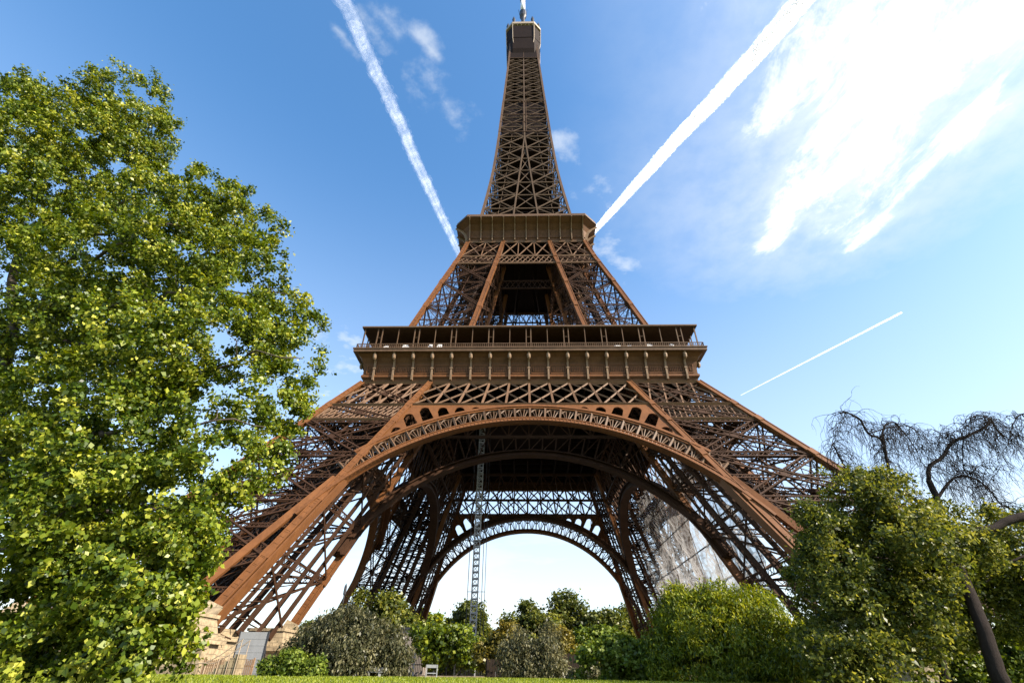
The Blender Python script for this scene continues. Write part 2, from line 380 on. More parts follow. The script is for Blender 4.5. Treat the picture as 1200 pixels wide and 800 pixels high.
# inner flange on the two rafters that carry the arches (their soffit)
for sgn in (0, 1):
    sf = MB(); z0, z1 = 6.3, 27.0
    P = lambda z, dx, dy: (np.array((-iA(z) + dx, -wA(z) + dy, z)) if sgn == 0 else np.array((-wA(z) + dy, -iA(z) + dx, z)))
    a0, a1 = P(z0, 1.05, -0.42), P(z1, 1.05, -0.42); b0_, b1_ = P(z0, 1.05, 1.5), P(z1, 1.05, 1.5)
    c0, c1 = P(z0, 0.75, -0.42), P(z1, 0.75, -0.42); d0, d1 = P(z0, 0.75, 1.5), P(z1, 0.75, 1.5)
    f = [a0, b0_, d0, c0, a1, b1_, d1, c1]; sf.hexa(f if sgn == 0 else [c0, d0, b0_, a0, c1, d1, b1_, a1])
    sf.obj('soffit_plate', IRON, pil)
# outer tie band running from the arch haunch down to the pier
for sgn in (0, 1):
    sf = MB(); P = lambda x, z, o: (np.array((-x, -wA(z) - o, z)) if sgn == 0 else np.array((-wA(z) - o, -x, z)))
    sf.bar(P(29.9, 26.5, .3), P(41.0, 7.5, .3), 1.0, .5, (0, 1, 0) if sgn == 0 else (1, 0, 0))
    sf.obj('tie_band', IRON, pil)
# stone piers under the rafters, tied by plinth walls
cs = CA(3.0)
def sblk(mb, c, h0, h1, z0, z1): mb.hexa([(c[0] - h0, c[1] - h0, z0), (c[0] + h0, c[1] - h0, z0), (c[0] + h0, c[1] + h0, z0), (c[0] - h0, c[1] + h0, z0), (c[0] - h1, c[1] - h1, z1), (c[0] + h1, c[1] - h1, z1), (c[0] + h1, c[1] + h1, z1), (c[0] - h1, c[1] + h1, z1)])
for k in range(4):
    st = MB(); c = cs[k]
    sblk(st, c, 3.3, 3.2, -1, 4.6); sblk(st, c, 3.7, 3.7, 4.6, 5.2); sblk(st, c, 3.0, 2.5, 5.2, 7.0); sblk(st, c, 2.7, 2.7, 7.0, 7.35)
    d = vn(CA(0)[k] - CA(8)[k]); p = CA(8.3)[k]; st.bar(p + d * .2, p + d * 9.5, 1.9, 1.7, (0, 1, 0))
    st.obj('stone_pier', STONE, pil)
pw = MB()
for k in range(4):
    a, b = cs[k], cs[(k + 1) % 4]; d = vn(b - a); a = a + d * 3.2; b = b - d * 3.2
    pw.bar((a[0], a[1], 2.2), (b[0], b[1], 2.2), 1.6, 6.0, (0, 0, 1))
    pw.bar((a[0], a[1], 5.45), (b[0], b[1], 5.45), 2.3, 0.5, (0, 0, 1))
    pw.bar((a[0], a[1], 6.1), (b[0], b[1], 6.1), 1.2, 0.8, (0, 0, 1))
pw.obj('plinth_wall', STONE, pil)
four(pil)

# ---- arches in the outer faces
ZC, RI, RE = 2.0, 37.3, 41.7
def FP(x, z, o=0.0): return np.array((x, -wA(z) - o, z))             # point in the leaning front face
def PO(r, phi, o=0.0): return FP(r * math.sin(phi), ZC + r * math.cos(phi), o)
NF = vn(np.array((0, -1, -(62.45 - 30.6) / ZA)))
def ring(mb, r0, r1, o0, o1, p0, p1, n):
    ph = np.linspace(p0, p1, n + 1)
    for a, b in zip(ph[:-1], ph[1:]):
        mb.hexa([PO(r0, a, o0), PO(r0, b, o0), PO(r0, b, o1), PO(r0, a, o1), PO(r1, a, o0), PO(r1, b, o0), PO(r1, b, o1), PO(r1, a, o1)])
PH = R(61)
ar = MB()
ring(ar, RI, RI + 0.40, -1.1, 0.70, -PH, PH, 60)                      # intrados flange = soffit
ring(ar, RI + 0.39, RI + 0.85, -0.6, 0.40, -PH, PH, 60); ring(ar, RI + .84, RI + 1.0, -.5, .55, -PH, PH, 60); ring(ar, RI - .07, RI + .01, .40, .80, -PH, PH, 60); ring(ar, RI - .07, RI + .01, -1.15, -.85, -PH, PH, 60)
ao = MB()
ring(ao, RE - 0.5, RE, -1.8, 0.62, -R(44), R(44), 50)
ring(ao, RE - 0.9, RE - 0.49, -0.6, 0.40, -R(44), R(44), 50)
# solid web where the ring runs into the leg
for s in (-1, 1):
    pa = np.linspace(R(41), PH, 14) * s
    for a, b in zip(pa[:-1], pa[1:]):
        def lim(ph):
            r = RI + 0.8
            while r < RE and abs(r * math.sin(ph)) < iA(ZC + r * math.cos(ph)) - 0.4: r += 0.1
            return r
        la, lb = lim(a), lim(b)
        q = [PO(RI + .5, a, 0.05), PO(RI + .5, b, 0.05), PO(RI + .5, b, 0.3), PO(RI + .5, a, 0.3), PO(la, a, 0.05), PO(lb, b, 0.05), PO(lb, b, 0.3), PO(la, a, 0.3)]
        if abs(a) > R(47): ar.hexa(q)
for i in range(-60, 61):
    a = R(i); ar.bar(PO(RI - .03, a, .43), PO(RI + .42, a, .43), .09, .66, NF)
arch = ar.obj('arch', IRON, TOWER); ao.obj('outer_ring', IRON, arch)
orn = MB()
CELL = R(4.0)
for i in range(-12, 13):
    a = i * CELL
    if abs(a) > R(50): continue
    orn.bar(PO(RI + .8, a, 0.1), PO(RE - .5, a, 0.1), 0.34, 0.5, NF)
for i in range(-12, 12):
    a = (i + 0.5) * CELL
    r0, r1 = RI + 0.85, RE - 0.9
    for da in (-0.40, -0.15, 0.15, 0.40):
        orn.bar(PO(r0, a + da * CELL * 0.18, 0.0), PO(r1, a + da * CELL, 0.0), 0.14, 0.25, NF)
    pts = [PO(r1 - 0.1 - 0.9 * abs(s_) ** 2, a + s_ * CELL * 0.42, 0.05) for s_ in np.linspace(-1, 1, 9)]
    for p_, q_ in zip(pts[:-1], pts[1:]): orn.bar(p_, q_, 0.2, 0.22, NF)
orn.obj('ornament', GREYIRON, arch)
# spandrel: plate with round-headed openings between ring, girder and rafter
ZG = 44.0
def rmax(ph):
    r1 = (ZG - 0.2 - ZC) / math.cos(ph)
    r = RE
    while r < r1 and abs(r * math.sin(ph)) < iA(ZC + r * math.cos(ph)) - 0.3: r += 0.1
    return min(r, r1)
NC = 24
for s in (-1, 1):
    sp = MB()
    for i in range(0, 11):
        pa, pb = i * CELL, (i + 1) * CELL
        pc = (pa + pb) / 2
        if rmax(pc) - RE < 0.15: continue
        hw = CELL / 2 - 0.011
        top = min(rmax(pc - hw * .8), rmax(pc + hw * .8)) - 0.45
        fr = np.linspace(pa, pb, 15)
        def low(ph):
            u = (ph - pc) / hw
            if abs(u) >= 1: return RE - 0.01
            return max(RE - 0.01, top - 1.25 + 1.25 * math.sqrt(1 - u * u))
        for a, b in zip(fr[:-1], fr[1:]):
            m_ = (a + b) / 2
            la, lb = (low(a), low(b)) if abs((m_ - pc) / hw) < 1 else (RE - .01, RE - .01)
            ha, hb = rmax(a), rmax(b)
            if ha <= la and hb <= lb: continue
            ha, hb = max(ha, la + .01), max(hb, lb + .01)
            a_, b_ = a * s, b * s
            q = [PO(la, a_, -0.25), PO(lb, b_, -0.25), PO(lb, b_, 0.22), PO(la, a_, 0.22), PO(ha, a_, -0.25), PO(hb, b_, -0.25), PO(hb, b_, 0.22), PO(ha, a_, 0.22)]
            sp.hexa(q if s > 0 else [q[1], q[0], q[3], q[2], q[5], q[4], q[7], q[6]])
    sp.obj('spandrel', IRON, arch)
four(arch)
# ---- plain ribs of the inner faces
rb = MB()
def PI_(r, phi, o): z = ZC + r * math.cos(phi); return np.array((r * math.sin(phi), -iA(z) - o, z))
def iring(r0, r1, o0, o1, lim_, n=48):
    ph = np.linspace(-lim_, lim_, n + 1)
    for a, b in zip(ph[:-1], ph[1:]):
        rb.hexa([PI_(r0, a, o0), PI_(r0, b, o0), PI_(r0, b, o1), PI_(r0, a, o1), PI_(r1, a, o0), PI_(r1, b, o0), PI_(r1, b, o1), PI_(r1, a, o1)])
iring(RI - 0.2, RI + 0.2, -1.0, 1.0, R(64)); iring(RI + 0.2, RI + 1.0, -0.25, 0.25, R(64)); iring(RI + 1.0, RI + 1.3, -0.8, 0.8, R(60))
rib = rb.obj('inner_rib', IRON_SHADE, TOWER)
web = MB()
for i in range(-11, 12):
    a = i * R(4); z1 = 44.2
    rr = (z1 - ZC) / math.cos(a)
    if abs(rr * math.sin(a)) > iA(z1): continue
    web.bar(PI_(RI + 1.2, a, 0), PI_(rr, a, 0), 0.3, 0.3, NF)
    if abs(i) < 11:
        b = a + R(4); web.bar(PI_(RI + 1.2, a, 0.02), PI_((z1 - ZC) / math.cos(b), b, 0.02), 0.2, 0.2, NF)
for z in (44.2, 51.0):
    web.bar((-iA(z), -iA(z), z), (iA(z), -iA(z), z), 0.5, 0.6)
n = 10
for i in range(n):
    xa0, xb0 = [iA(44.2) * (2 * k / n - 1) for k in (i, i + 1)]; xa1, xb1 = [iA(51) * (2 * k / n - 1) for k in (i, i + 1)]
    y0, y1 = -iA(44.2), -iA(51)
    web.cross([(xa0, y0, 44.2), (xb0, y0, 44.2), (xb1, y1, 51), (xa1, y1, 51)], 0.28, NF)
    web.bar((xa0, y0, 44.2), (xa1, y1, 51), 0.3, 0.3, NF)
web.obj('rib_web', IRON_SHADE, rib)
four(rib)

# ---- truss girder below the first floor, one on each face
gr = MB()
for z, h_ in ((51.0, 0.8), (ZG, 0.7)):
    gr.bar(FP(-wA(z), z, 0.06), FP(wA(z), z, 0.06), h_, 0.7, NF)
zb = 40.0
nb = 10
xs = lambda z: iA(z)
gp = lambda i, z: FP((2 * i / nb - 1) * xs(z), z)
for i in range(nb + 1):
    if 0 < i < nb: gr.bar(gp(i, ZG), gp(i, 51), 0.42, 0.34, NF)
    for dlt in (2, -2):
        # every diagonal spans two bays and crosses its mirror at the post between
        j = i + dlt
        if 0 <= j <= nb: gr.bar(gp(i, ZG), gp(j, 51), 0.30, 0.30 if dlt > 0 else 0.24, NF)
        elif i in (1, nb - 1): gr.bar(gp(i, ZG), (gp(i + dlt // 2, ZG) + gp(i + dlt // 2, 51)) / 2, .3, .26, NF)
    if i in (1, nb - 1): e = 0 if i == 1 else nb; gr.bar(gp(i, 51), (gp(e, ZG) + gp(e, 51)) / 2, .3, .26, NF)
for s in (-1, 1):
    nl = 5
    f0 = lambda u, z: FP(s * (iA(z) + u * (wA(z) - iA(z))), z)
    for i in range(-1, nl + 1):
        for (ua, ub) in ((i / nl, (i + 1.4) / nl), ((i + 1.4) / nl, i / nl)):
            # clip diagonal to the leg's width
            za, zb_ = ZG, 51.0
            if ua == ub: continue
            t0, t1 = 0.0, 1.0
            for lim in (0.0, 1.0):
                tt = (lim - ua) / (ub - ua)
                lo = (ua < lim) if lim == 0 else (ua > lim)
                if 0 < tt < 1:
                    if lo: t0 = max(t0, tt)
                    else: t1 = min(t1, tt)
                elif (lim == 0 and max(ua, ub) <= 0) or (lim == 1 and min(ua, ub) >= 1): t1 = t0
            if t1 - t0 > 0.08:
                gr.bar(f0(ua + (ub - ua) * t0, za + (zb_ - za) * t0), f0(ua + (ub - ua) * t1, za + (zb_ - za) * t1), 0.30, 0.24 if ua < ub else 0.3, NF)
    for i in range(1, nl): gr.bar(f0(i / nl, ZG), f0(i / nl, 51), 0.26, 0.33, NF)
    # narrow crosshatched band
    gr.bar(f0(0, zb), f0(1, zb), 0.55, 0.5, NF)
    nn = 16
    for i in range(nn):
        for (ua, ub) in ((i / nn, min(1, (i + 2) / nn)), (min(1, (i + 2) / nn), i / nn)):
            gr.bar(f0(ua, zb), f0(ub, ZG), 0.22, 0.18 if ua < ub else 0.22, NF)
truss = gr.obj('truss_girder', TRUSSP, TOWER)
four(truss)

# ---- first floor
FLOOR1 = empty('first_floor'); FLOOR1.parent = TOWER
fl = MB()
fl.box(-34.2, 34.2, -34.2, -6, 56.0, 57.3); fl.box(-34.2, 34.2, 6, 34.2, 56.0, 57.3)
fl.box(-34.2, 34.2, -5.99, 5.99, 56.0, 57.3)  # added over the central opening, so the underside stays dark
for k in range(-8, 9):
    x = k * 4.0
    for sgn in (-1, 1):
        fl.box(x - 0.2, x + 0.2, min(sgn * 12, sgn * 33), max(sgn * 12, sgn * 33), 52.2, 55.99)
    if abs(x) > 12:
        fl.box(x - 0.2, x + 0.2, -11.9, 11.9, 52.2, 55.99)
for k in range(-8, 9):
    y = k * 4.0 + 0.7
    fl.box(-33, 33, y - 0.18, y + 0.18, 53.0, 55.4) if abs(y) > 13 else (fl.box(-33, -12, y - 0.18, y + 0.18, 53.0, 55.4), fl.box(12, 33, y - 0.18, y + 0.18, 53.0, 55.4))
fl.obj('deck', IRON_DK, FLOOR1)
# cove frieze
prof = [(34.3, 51.35), (34.35, 52.0), (34.6, 52.05), (34.6, 52.9), (34.5, 53.0), (34.55, 54.4), (34.8, 55.6), (35.3, 56.6), (36.0, 57.25)]
def sweep(mb, prof, half_chamfer=None, thick=0.25, xlim=None):
    """profile (offset, z) run along the front side, mitred at the corners"""
    for (a0, z0), (a1, z1) in zip(prof[:-1], prof[1:]):
        xa, xb = (a0, a1) if xlim is None else (xlim, xlim)
        mb.hexa([(-xa, -a0, z0), (xa, -a0, z0), (xa - thick, -a0 + thick, z0), (-xa + thick, -a0 + thick, z0),
                 (-xb, -a1, z1), (xb, -a1, z1), (xb - thick, -a1 + thick, z1), (-xb + thick, -a1 + thick, z1)])
fz = MB(); sweep(fz, prof)
frieze = fz.obj('frieze', FRIEZEP, FLOOR1)
lc = MB()                                                            # raised name-band mouldings
sweep(lc, [(34.75, 52.25), (34.75, 52.7)]); 
for k in range(-9, 9):
    x0, x1 = k * 72.4 / 18 + .45, (k + 1) * 72.4 / 18 - .45
    if k == -9: x0 += 2.0
    if k == 8: x1 -= 2.0
    for z in (53.05, 55.0): lc.bar((x0, -34.68, z), (x1, -34.68, z), .16, .14, (0, 1, 0))
    for x in (x0, x1): lc.bar((x, -34.67, 53.05), (x, -34.72, 55.0), .14, .12, (0, 1, 0))
    for j in range(7):
        xx = x0 + .5 + (x1 - x0 - 1.0) * j / 6; lc.bar((xx, -34.62, 53.5), (xx, -34.66, 54.5), .2, .1, (0, 1, 0))
lc.obj('moulding', IRON, frieze)
BAY = 72.4 / 18
bk = MB()
pts = [(34.72, 51.5), (34.85, 52.6), (34.85, 54.2), (35.05, 55.4), (35.5, 56.35), (36.3, 57.2)]
for (a0, z0), (a1, z1) in zip(pts[:-1], pts[1:]):
    bk.hexa([(-.19, -a0 - .22, z0), (.19, -a0 - .22, z0), (.19, -a0 + .45, z0), (-.19, -a0 + .45, z0), (-.19, -a1 - .22, z1), (.19, -a1 - .22, z1), (.19, -a1 + .45, z1), (-.19, -a1 + .45, z1)])
bk.box(-.3, .3, -35.15, -34.5, 54.0, 54.25)
for k in range(6):                                                   # round head under the ledge
    th = k * math.pi / 6
bk.tube([(0, -36.0, 55.7), (0, -36.1, 56.0), (0, -36.15, 56.5), (0, -36.1, 56.9), (0, -36.0, 57.1)], [.16, .36, .42, .36, .16], 8)
b0 = bk.obj('bracket', BRACKETP, frieze); bmesh_ = b0.data
b0.location.x = -8 * BAY
for k in range(-7, 9):
    b = b0.copy(); COL.objects.link(b); b.location.x = k * BAY
four(frieze)
ld = MB(); sweep(ld, [(36.75, 57.3), (36.75, 57.95)], thick=3.0); sweep(ld, [(36.9, 57.96), (36.9, 58.2)], thick=0.9)
ledge = ld.obj('ledge', GREYIRON, FLOOR1)
ra = MB()
ra.bar((-36.4, -36.4, 59.35), (36.4, -36.4, 59.35), 0.16, 0.14); ra.bar((-36.4, -36.4, 58.75), (36.4, -36.4, 58.75), 0.08, 0.08)
for k in range(181):
    x = -36.4 + 72.8 * k / 180; ra.bar((x, -36.4, 58.2), (x, -36.4, 59.3), 0.09, 0.09, (0, 1, 0))
ra.obj('railing', GREYIRON, ledge)
four(ledge)
cp = MB(); sweep(cp, [(35.9, 63.75), (36.05, 64.3)], thick=13.5)
cano = cp.obj('canopy', IRON_SHADE, FLOOR1)
ce = MB(); sweep(ce, [(36.2, 63.9), (36.2, 64.25)], thick=0.12); ce.obj('fascia', GREYIRON, cano)
def post(x, dxs, w_):
    po = MB()
    for dx in dxs: po.bar((dx, 0, 58.2), (dx, 0, 63.8), w_, 0.2, (0, 1, 0))
    if len(dxs) > 1: po.bar((dxs[0], 0, 61.5), (dxs[1], 0, 61.5), .08)
    o = po.obj('canopy_post', GREYIRON, cano); o.location = (x, -35.7, 0); return o
pd, p1 = post(-8 * BAY, (-.5, .5), .2), post(-7 * BAY, (0,), .14)
for k in range(-6, 9):
    o = (pd if k % 2 == 0 else p1).copy(); COL.objects.link(o); o.location.x = k * BAY
for x in (35.5, -35.5): o = p1.copy(); COL.objects.link(o); o.location.x = x
four(cano)
pv = MB()                                                            # dark pavilions between the legs
pv.box(-15.5, 15.5, -26.5, -17, 57.35, 63.7); pv.box(-13.5, 13.5, -25, -18, 64.35, 66.5)
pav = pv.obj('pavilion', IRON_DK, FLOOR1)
pg = MB()
pg.box(-15.0, 15.0, -26.62, -26.52, 59.2, 60.4)
for k in range(13): pg.box(-15.2 + k * 2.53, -15.0 + k * 2.53, -26.7, -26.5, 57.4, 63.6)
pg.obj('glazing', GREYIRON, pav)
four(pav)
rr = random.Random(3)
for x0 in (-31.5, -27.5, -21.8, -20, 17.5, 20.5, 24.5, 29.5):
    wdt = rr.uniform(1.6, 3.0); h_ = rr.uniform(1.2, 1.9)
    y0 = rr.uniform(-36.0, -35.4); ub = MB()
    ub.hexa([(x0, y0, 58.0), (x0 + wdt, y0, 58.0), (x0 + wdt, y0 + 2, 58.0), (x0, y0 + 2, 58.0), (x0 + wdt * .3, y0 + .8, 58.3 + h_), (x0 + wdt * .7, y0 + .8, 58.3 + h_), (x0 + wdt * .7, y0 + 1.2, 58.3 + h_), (x0 + wdt * .3, y0 + 1.2, 58.3 + h_)])
    ub.obj('sheeted_cover', WHITE, FLOOR1)

gs = MB(); gs.box(-14.5, 15.5, -33.06, -33.0, 58.6, 60.3)
for k in range(13): gs.box(-14.6 + 2.5 * k, -14.5 + 2.5 * k, -33.1, -32.96, 57.3, 60.5)
gs.obj('glass_screen', GALV, FLOOR1)
# ---- upper legs
pilB, CB = make_pillar('upper_leg', wB, iB, [57.4, 68, 78.5, 88.8, 98.3, 102.0, 109.8], 0.95, 0.62, 0.17, 0.09, [(-2, 1.5), (0, 0), (2, -1.5)], 6, IRON_SHADE)
four(pilB)
tb = MB()
def FB(x, z, o=0): return np.array((x, -wB(z) - o, z))
for z, h_ in ((98.3, 0.45), (102.0, 0.45), (109.8, 0.6)): tb.bar(FB(-wB(z), z, .05), FB(wB(z), z, .05), h_, 0.5, (0, 1, 0.25))
n2 = 26
for i in range(n2):
    for (ua, ub_) in ((i, i + 1.5), (i + 1.5, i)):
        ua, ub_ = [2 * min(v, n2) / n2 - 1 for v in (ua, ub_)]
        tb.bar(FB(ua * wB(98.3), 98.3), FB(ub_ * wB(102), 102), 0.2, 0.16 if ua < ub_ else .2, (0, 1, .25))
for i in range(7):
    e0 = [-1, -.69, -.385, -.13, .13, .385, .69, 1]
    u0, u1 = e0[i], e0[i + 1]
    q = [FB(u0 * wB(102), 102), FB(u1 * wB(102), 102), FB(u1 * wB(109.8), 109.8), FB(u0 * wB(109.8), 109.8)]
    tb.cross(q, 0.28, (0, 1, .25), 0.25); tb.bar(q[0], q[3], 0.26, 0.3, (0, 1, .25))
b2 = tb.obj('upper_truss', TRUSSP, TOWER)
four(b2)
# inner band seen through the opening
ib = MB()
for z in (99.0, 102.5): ib.bar((-iB(z) - 1, -iB(z), z), (iB(z) + 1, -iB(z), z), 0.4, 0.4)
for i in range(10):
    ua, ub_ = [(2 * v / 10 - 1) for v in (i, i + 1)]
    ib.bar((ua * iB(99), -iB(99), 99), (ub_ * iB(102.5), -iB(102.5), 102.5), 0.18, 0.15, (0, 1, 0)); ib.bar((ub_ * iB(99), -iB(99), 99), (ua * iB(102.5), -iB(102.5), 102.5), 0.18, 0.12, (0, 1, 0))
i2 = ib.obj('inner_truss', IRON_SHADE, TOWER); four(i2)
# lift shafts and stairs rising in the middle
lf = MB()
for sx in (-1, 1):
    for sy in (-1, 1):
        for z in range(58, 110, 4):
            lf.bar((sx * (2 + 6 * (110 - z) / 60), sy * 5, z), (sx * (2 + 6 * (106 - z) / 60), sy * 5, z + 4), 0.3)
            lf.bar((sx * (2 + 6 * (110 - z) / 60), -5, z), (sx * (2 + 6 * (110 - z) / 60), 5, z), 0.2)
lf.obj('lift_shaft', IRON_DK, TOWER)

# ---- second floor: deck, chamfered flared frieze, railing
FLOOR2 = empty('second_floor'); FLOOR2.parent = TOWER
def octa(h, c):                                                      # chamfered square, counter-clockwise
    return [(-h + c, -h), (h - c, -h), (h, -h + c), (h, h - c), (h - c, h), (-h + c, h), (-h, h - c), (-h, -h + c)]
def octa_band(mb, h0, c0, z0, h1, c1, z1, th=0.3):
    A, B = octa(h0, c0), octa(h1, c1); A2, B2 = octa(h0 - th, c0), octa(h1 - th, c1)
    for k in range(8):
        j = (k + 1) % 8
        mb.hexa([(*A[k], z0), (*A[j], z0), (*A2[j], z0), (*A2[k], z0), (*B[k], z1), (*B[j], z1), (*B2[j], z1), (*B2[k], z1)])
d2 = MB()
d2.add([(*p_, 110.6) for p_ in octa(17.5, 1.0)] + [(*p_, 116.4) for p_ in octa(17.0, 1.0)], [tuple(range(7, -1, -1)), tuple(range(8, 16))] + [(k, (k + 1) % 8, 8 + (k + 1) % 8, 8 + k) for k in range(8)])
for k in range(-4, 5): d2.box(k * 3.8 - .15, k * 3.8 + .15, -17, 17, 109.3, 110.59)
d2.obj('deck', IRON_DK, FLOOR2)
f2 = MB()
P2 = [(17.75, .3, 109.9), (17.8, .3, 111.2), (18.0, .35, 111.3), (18.1, .5, 112.3), (18.6, 1.2, 113.9), (19.8, 2.4, 115.4), (21.6, 3.6, 116.6)]
for a, b in zip(P2[:-1], P2[1:]): octa_band(f2, *a, *b)
fr2 = f2.obj('frieze', FRIEZEP, FLOOR2)
k2 = MB()
P_ = [(17.95, 110.0), (18.2, 112.3), (18.7, 113.9), (19.9, 115.35), (21.65, 116.5)]
for (a0, z0), (a1, z1) in zip(P_[:-1], P_[1:]): k2.bar((0, -a0 - .2, z0), (0, -a1 - .2, z1), 0.26, 0.9, (0, 1, 0), ext=.02)
kb = None
for side in range(4):
    for k in range(-5, 6):
        o = k2.obj('bracket', BRACKETP, fr2) if kb is None else kb.copy()
        if kb is None: kb = o
        else: COL.objects.link(o)
        a = side * math.pi / 2; x = k * 3.45; o.rotation_euler = (0, 0, a); o.location = (x * math.cos(a), x * math.sin(a), 0)
l2 = MB(); octa_band(l2, 21.8, 3.7, 116.7, 21.8, 3.7, 117.0, 3.0)
lg2 = l2.obj('ledge', GREYIRON, FLOOR2)
r2 = MB(); octa_band(r2, 21.7, 3.6, 117.01, 21.6, 3.6, 117.9, .06); r2.obj('parapet_screen', GREYIRON, lg2)

# ---- shaft
SHAFT = empty('shaft'); SHAFT.parent = TOWER
s_r = MB()
lv = [115, 122, 129.5, 137.5, 145.5, 153.5, 161.5, 169.5, 177.5, 185, 192.5, 200, 207.5, 213.5, 219.5, 225.5, 231, 236.5, 242, 247, 252, 257, 262, 267]
def cin(z): return max(0.0, 4.6 * (1 - (z - 118) / (178.0 - 118))) if z > 118 else 4.6
FS = lambda x, z, o=0.0: np.array((x, -wC(z) - o, z))
for a, b in zip(lv[:-1], lv[1:]):
    s_r.bar((-wC(a), -wC(a), a), (-wC(b), -wC(b), b), 0.8, 0.8, (0, 1, 0), ext=.02)
rf = s_r.obj('corner_rafter', GREYIRON, SHAFT); four(rf)
sl = MB()
for a, b in zip(lv[:-1], lv[1:]):
    sz = 0.42 if a < 180 else 0.30
    up = (0, 1, .15)
    if a < 178:
        for s in (-1, 1):
            sl.bar(FS(s * cin(a), a, .02), FS(s * cin(b), b, .02), 0.5, 0.45, up)
            q = [FS(s * cin(a), a), FS(s * wC(a), a), FS(s * wC(b), b), FS(s * cin(b), b)]
            sl.cross(q, sz, up)
            hm = lambda z: s * (cin(z) + wC(z)) / 2
            sl.bar(FS(hm(a), a, -.3), FS(hm(b), b, -.3), .16, .16, up)
            zm = (a + b) / 2
            sl.cross([FS(s * cin(a), a, -1.2), FS(hm(a), a, -1.2), FS(hm(zm), zm, -1.2), FS(s * cin(zm), zm, -1.2)], .15, up)
            sl.cross([FS(s * wC(zm), zm, -1.2), FS(hm(zm), zm, -1.2), FS(hm(b), b, -1.2), FS(s * wC(b), b, -1.2)], .15, up)
        if cin(b) > 0.4: sl.cross([FS(-cin(a), a, -.2), FS(cin(a), a, -.2), FS(cin(b), b, -.2), FS(-cin(b), b, -.2)], .26, up)
    else:
        sl.bar(FS(0, a, .03), FS(0, b, .03), 0.5, 0.4, up)
        for s in (-1, 1):
            sl.cross([FS(0, a), FS(s * wC(a), a), FS(s * wC(b), b), FS(0, b)], sz, up)
            zm = (a + b) / 2
            sl.cross([FS(0, a, -.8), FS(s * wC(a), a, -.8), FS(s * wC(zm), zm, -.8), FS(0, zm, -.8)], .13, up)
            sl.cross([FS(0, zm, -.8), FS(s * wC(zm), zm, -.8), FS(s * wC(b), b, -.8), FS(0, b, -.8)], .13, up)
    sl.bar(FS(-wC(b), b, .04), FS(wC(b), b, .04), sz * 0.9, 0.3, up)
lt = sl.obj('lattice_face', painted('shaft_paint', (0.095, 0.062, 0.038), 0.3, 0.6, 0.4, rust=0.15), SHAFT); four(lt)
co = MB()
for z in range(118, 264, 3):
    for (x, y) in ((-3, -3), (3, -3), (3, 3), (-3, 3)): co.bar((x, y, z), (x, y, z + 3), .5)
    k = min(1, wC(z) / 9)
    for p_, q_ in (((-3, -3), (3, -3)), ((3, -3), (3, 3)), ((3, 3), (-3, 3)), ((-3, 3), (-3, -3))):
        co.bar((*p_, z), (*q_, z), .35); co.bar((*p_, z), (*q_, z + 3), .25, .2)
    for s in (-1, 1):                                                # stairs round the core
        co.bar((s * 3, s * 4, z), (-s * 3, s * 4, z + 3), 1.1, .15)
for z in (122, 129.5, 137.5, 153.5, 169.5, 185, 219, 236): co.box(-wC(z) + 1.5, wC(z) - 1.5, -wC(z) + 1.5, wC(z) - 1.5, z - .15, z + .15)
co.box(-2.4, 2.4, -2.4, 2.4, 118, 262)
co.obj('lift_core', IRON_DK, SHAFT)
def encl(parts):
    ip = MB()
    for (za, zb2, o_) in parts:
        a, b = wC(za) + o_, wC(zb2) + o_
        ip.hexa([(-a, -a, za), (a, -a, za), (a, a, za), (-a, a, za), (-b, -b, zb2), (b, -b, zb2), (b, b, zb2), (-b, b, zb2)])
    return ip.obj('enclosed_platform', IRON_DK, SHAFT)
def encl_bars(par, zs, xs_):
    eb = MB()
    for z in zs:
        for k in range(4):
            c_, s_ = (1, 0, -1, 0)[k], (0, 1, 0, -1)[k]; a = wC(z) + .36
            eb.bar((-a * c_ + a * s_, -a * s_ - a * c_, z), (a * c_ + a * s_, a * s_ - a * c_, z), .22, .2)
    for z0_, z1_ in zip(zs[:-1], zs[1:]):
        for sx in (-1, 1):
            for sy in (-1, 1): eb.bar((sx * (wC(z0_) + .3), sy * (wC(z0_) + .3), z0_), (sx * (wC(z1_) + .3), sy * (wC(z1_) + .3), z1_), .3, .3, (0, 1, 0))
    for x in xs_: eb.bar((x, -wC(zs[0]) - .34, zs[0]), (x * .9, -wC(zs[-1]) - .34, zs[-1]), .16, .15, (0, 1, 0))
    eb.obj('rail_band', GREYIRON, par)
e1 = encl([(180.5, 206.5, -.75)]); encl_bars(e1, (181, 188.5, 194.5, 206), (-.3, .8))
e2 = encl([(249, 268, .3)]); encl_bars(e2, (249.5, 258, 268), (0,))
# ---- top cabin and mast
TOP = empty('top_cabin'); TOP.parent = TOWER
t1 = MB()
for a, b in zip([(6.9, 1.5, 254), (8.0, 2.6, 258.5), (8.5, 3.0, 268)], [(8.0, 2.6, 258.5), (8.5, 3.0, 268), (8.8, 3.3, 282)]):
    octa_band(t1, *a, *b, .2)
for h_, c_, z in ((8.7, 3.2, 269), ): octa_band(t1, h_, c_, z, h_, c_, z + .6, 4)
t1.obj('cabin_wall', IRON_DK, TOP)
t2 = MB()
octa_band(t2, 9.3, 3.5, 283.6, 9.3, 3.5, 285.6, 3.5)
for k, (p_, q_) in enumerate(zip(octa(8.75, 3.3), octa(9.2, 3.5))):
    t2.bar((p_[0] * .8, p_[1] * .8, 256), (*p_, 268), .25); t2.bar((*p_, 268), (*q_, 284.2), .25)
for s in (-1, 1):
    for k in range(6):
        t2.bar((s * 8.9, -5 + 2 * k, 282), (s * 9.2, -5 + 2 * k, 284.4), .12); t2.bar((-5 + 2 * k, s * 8.9, 282), (-5 + 2 * k, s * 9.2, 284.4), .12)
t2.obj('cornice', PALEIRON, TOP)
t3 = MB()
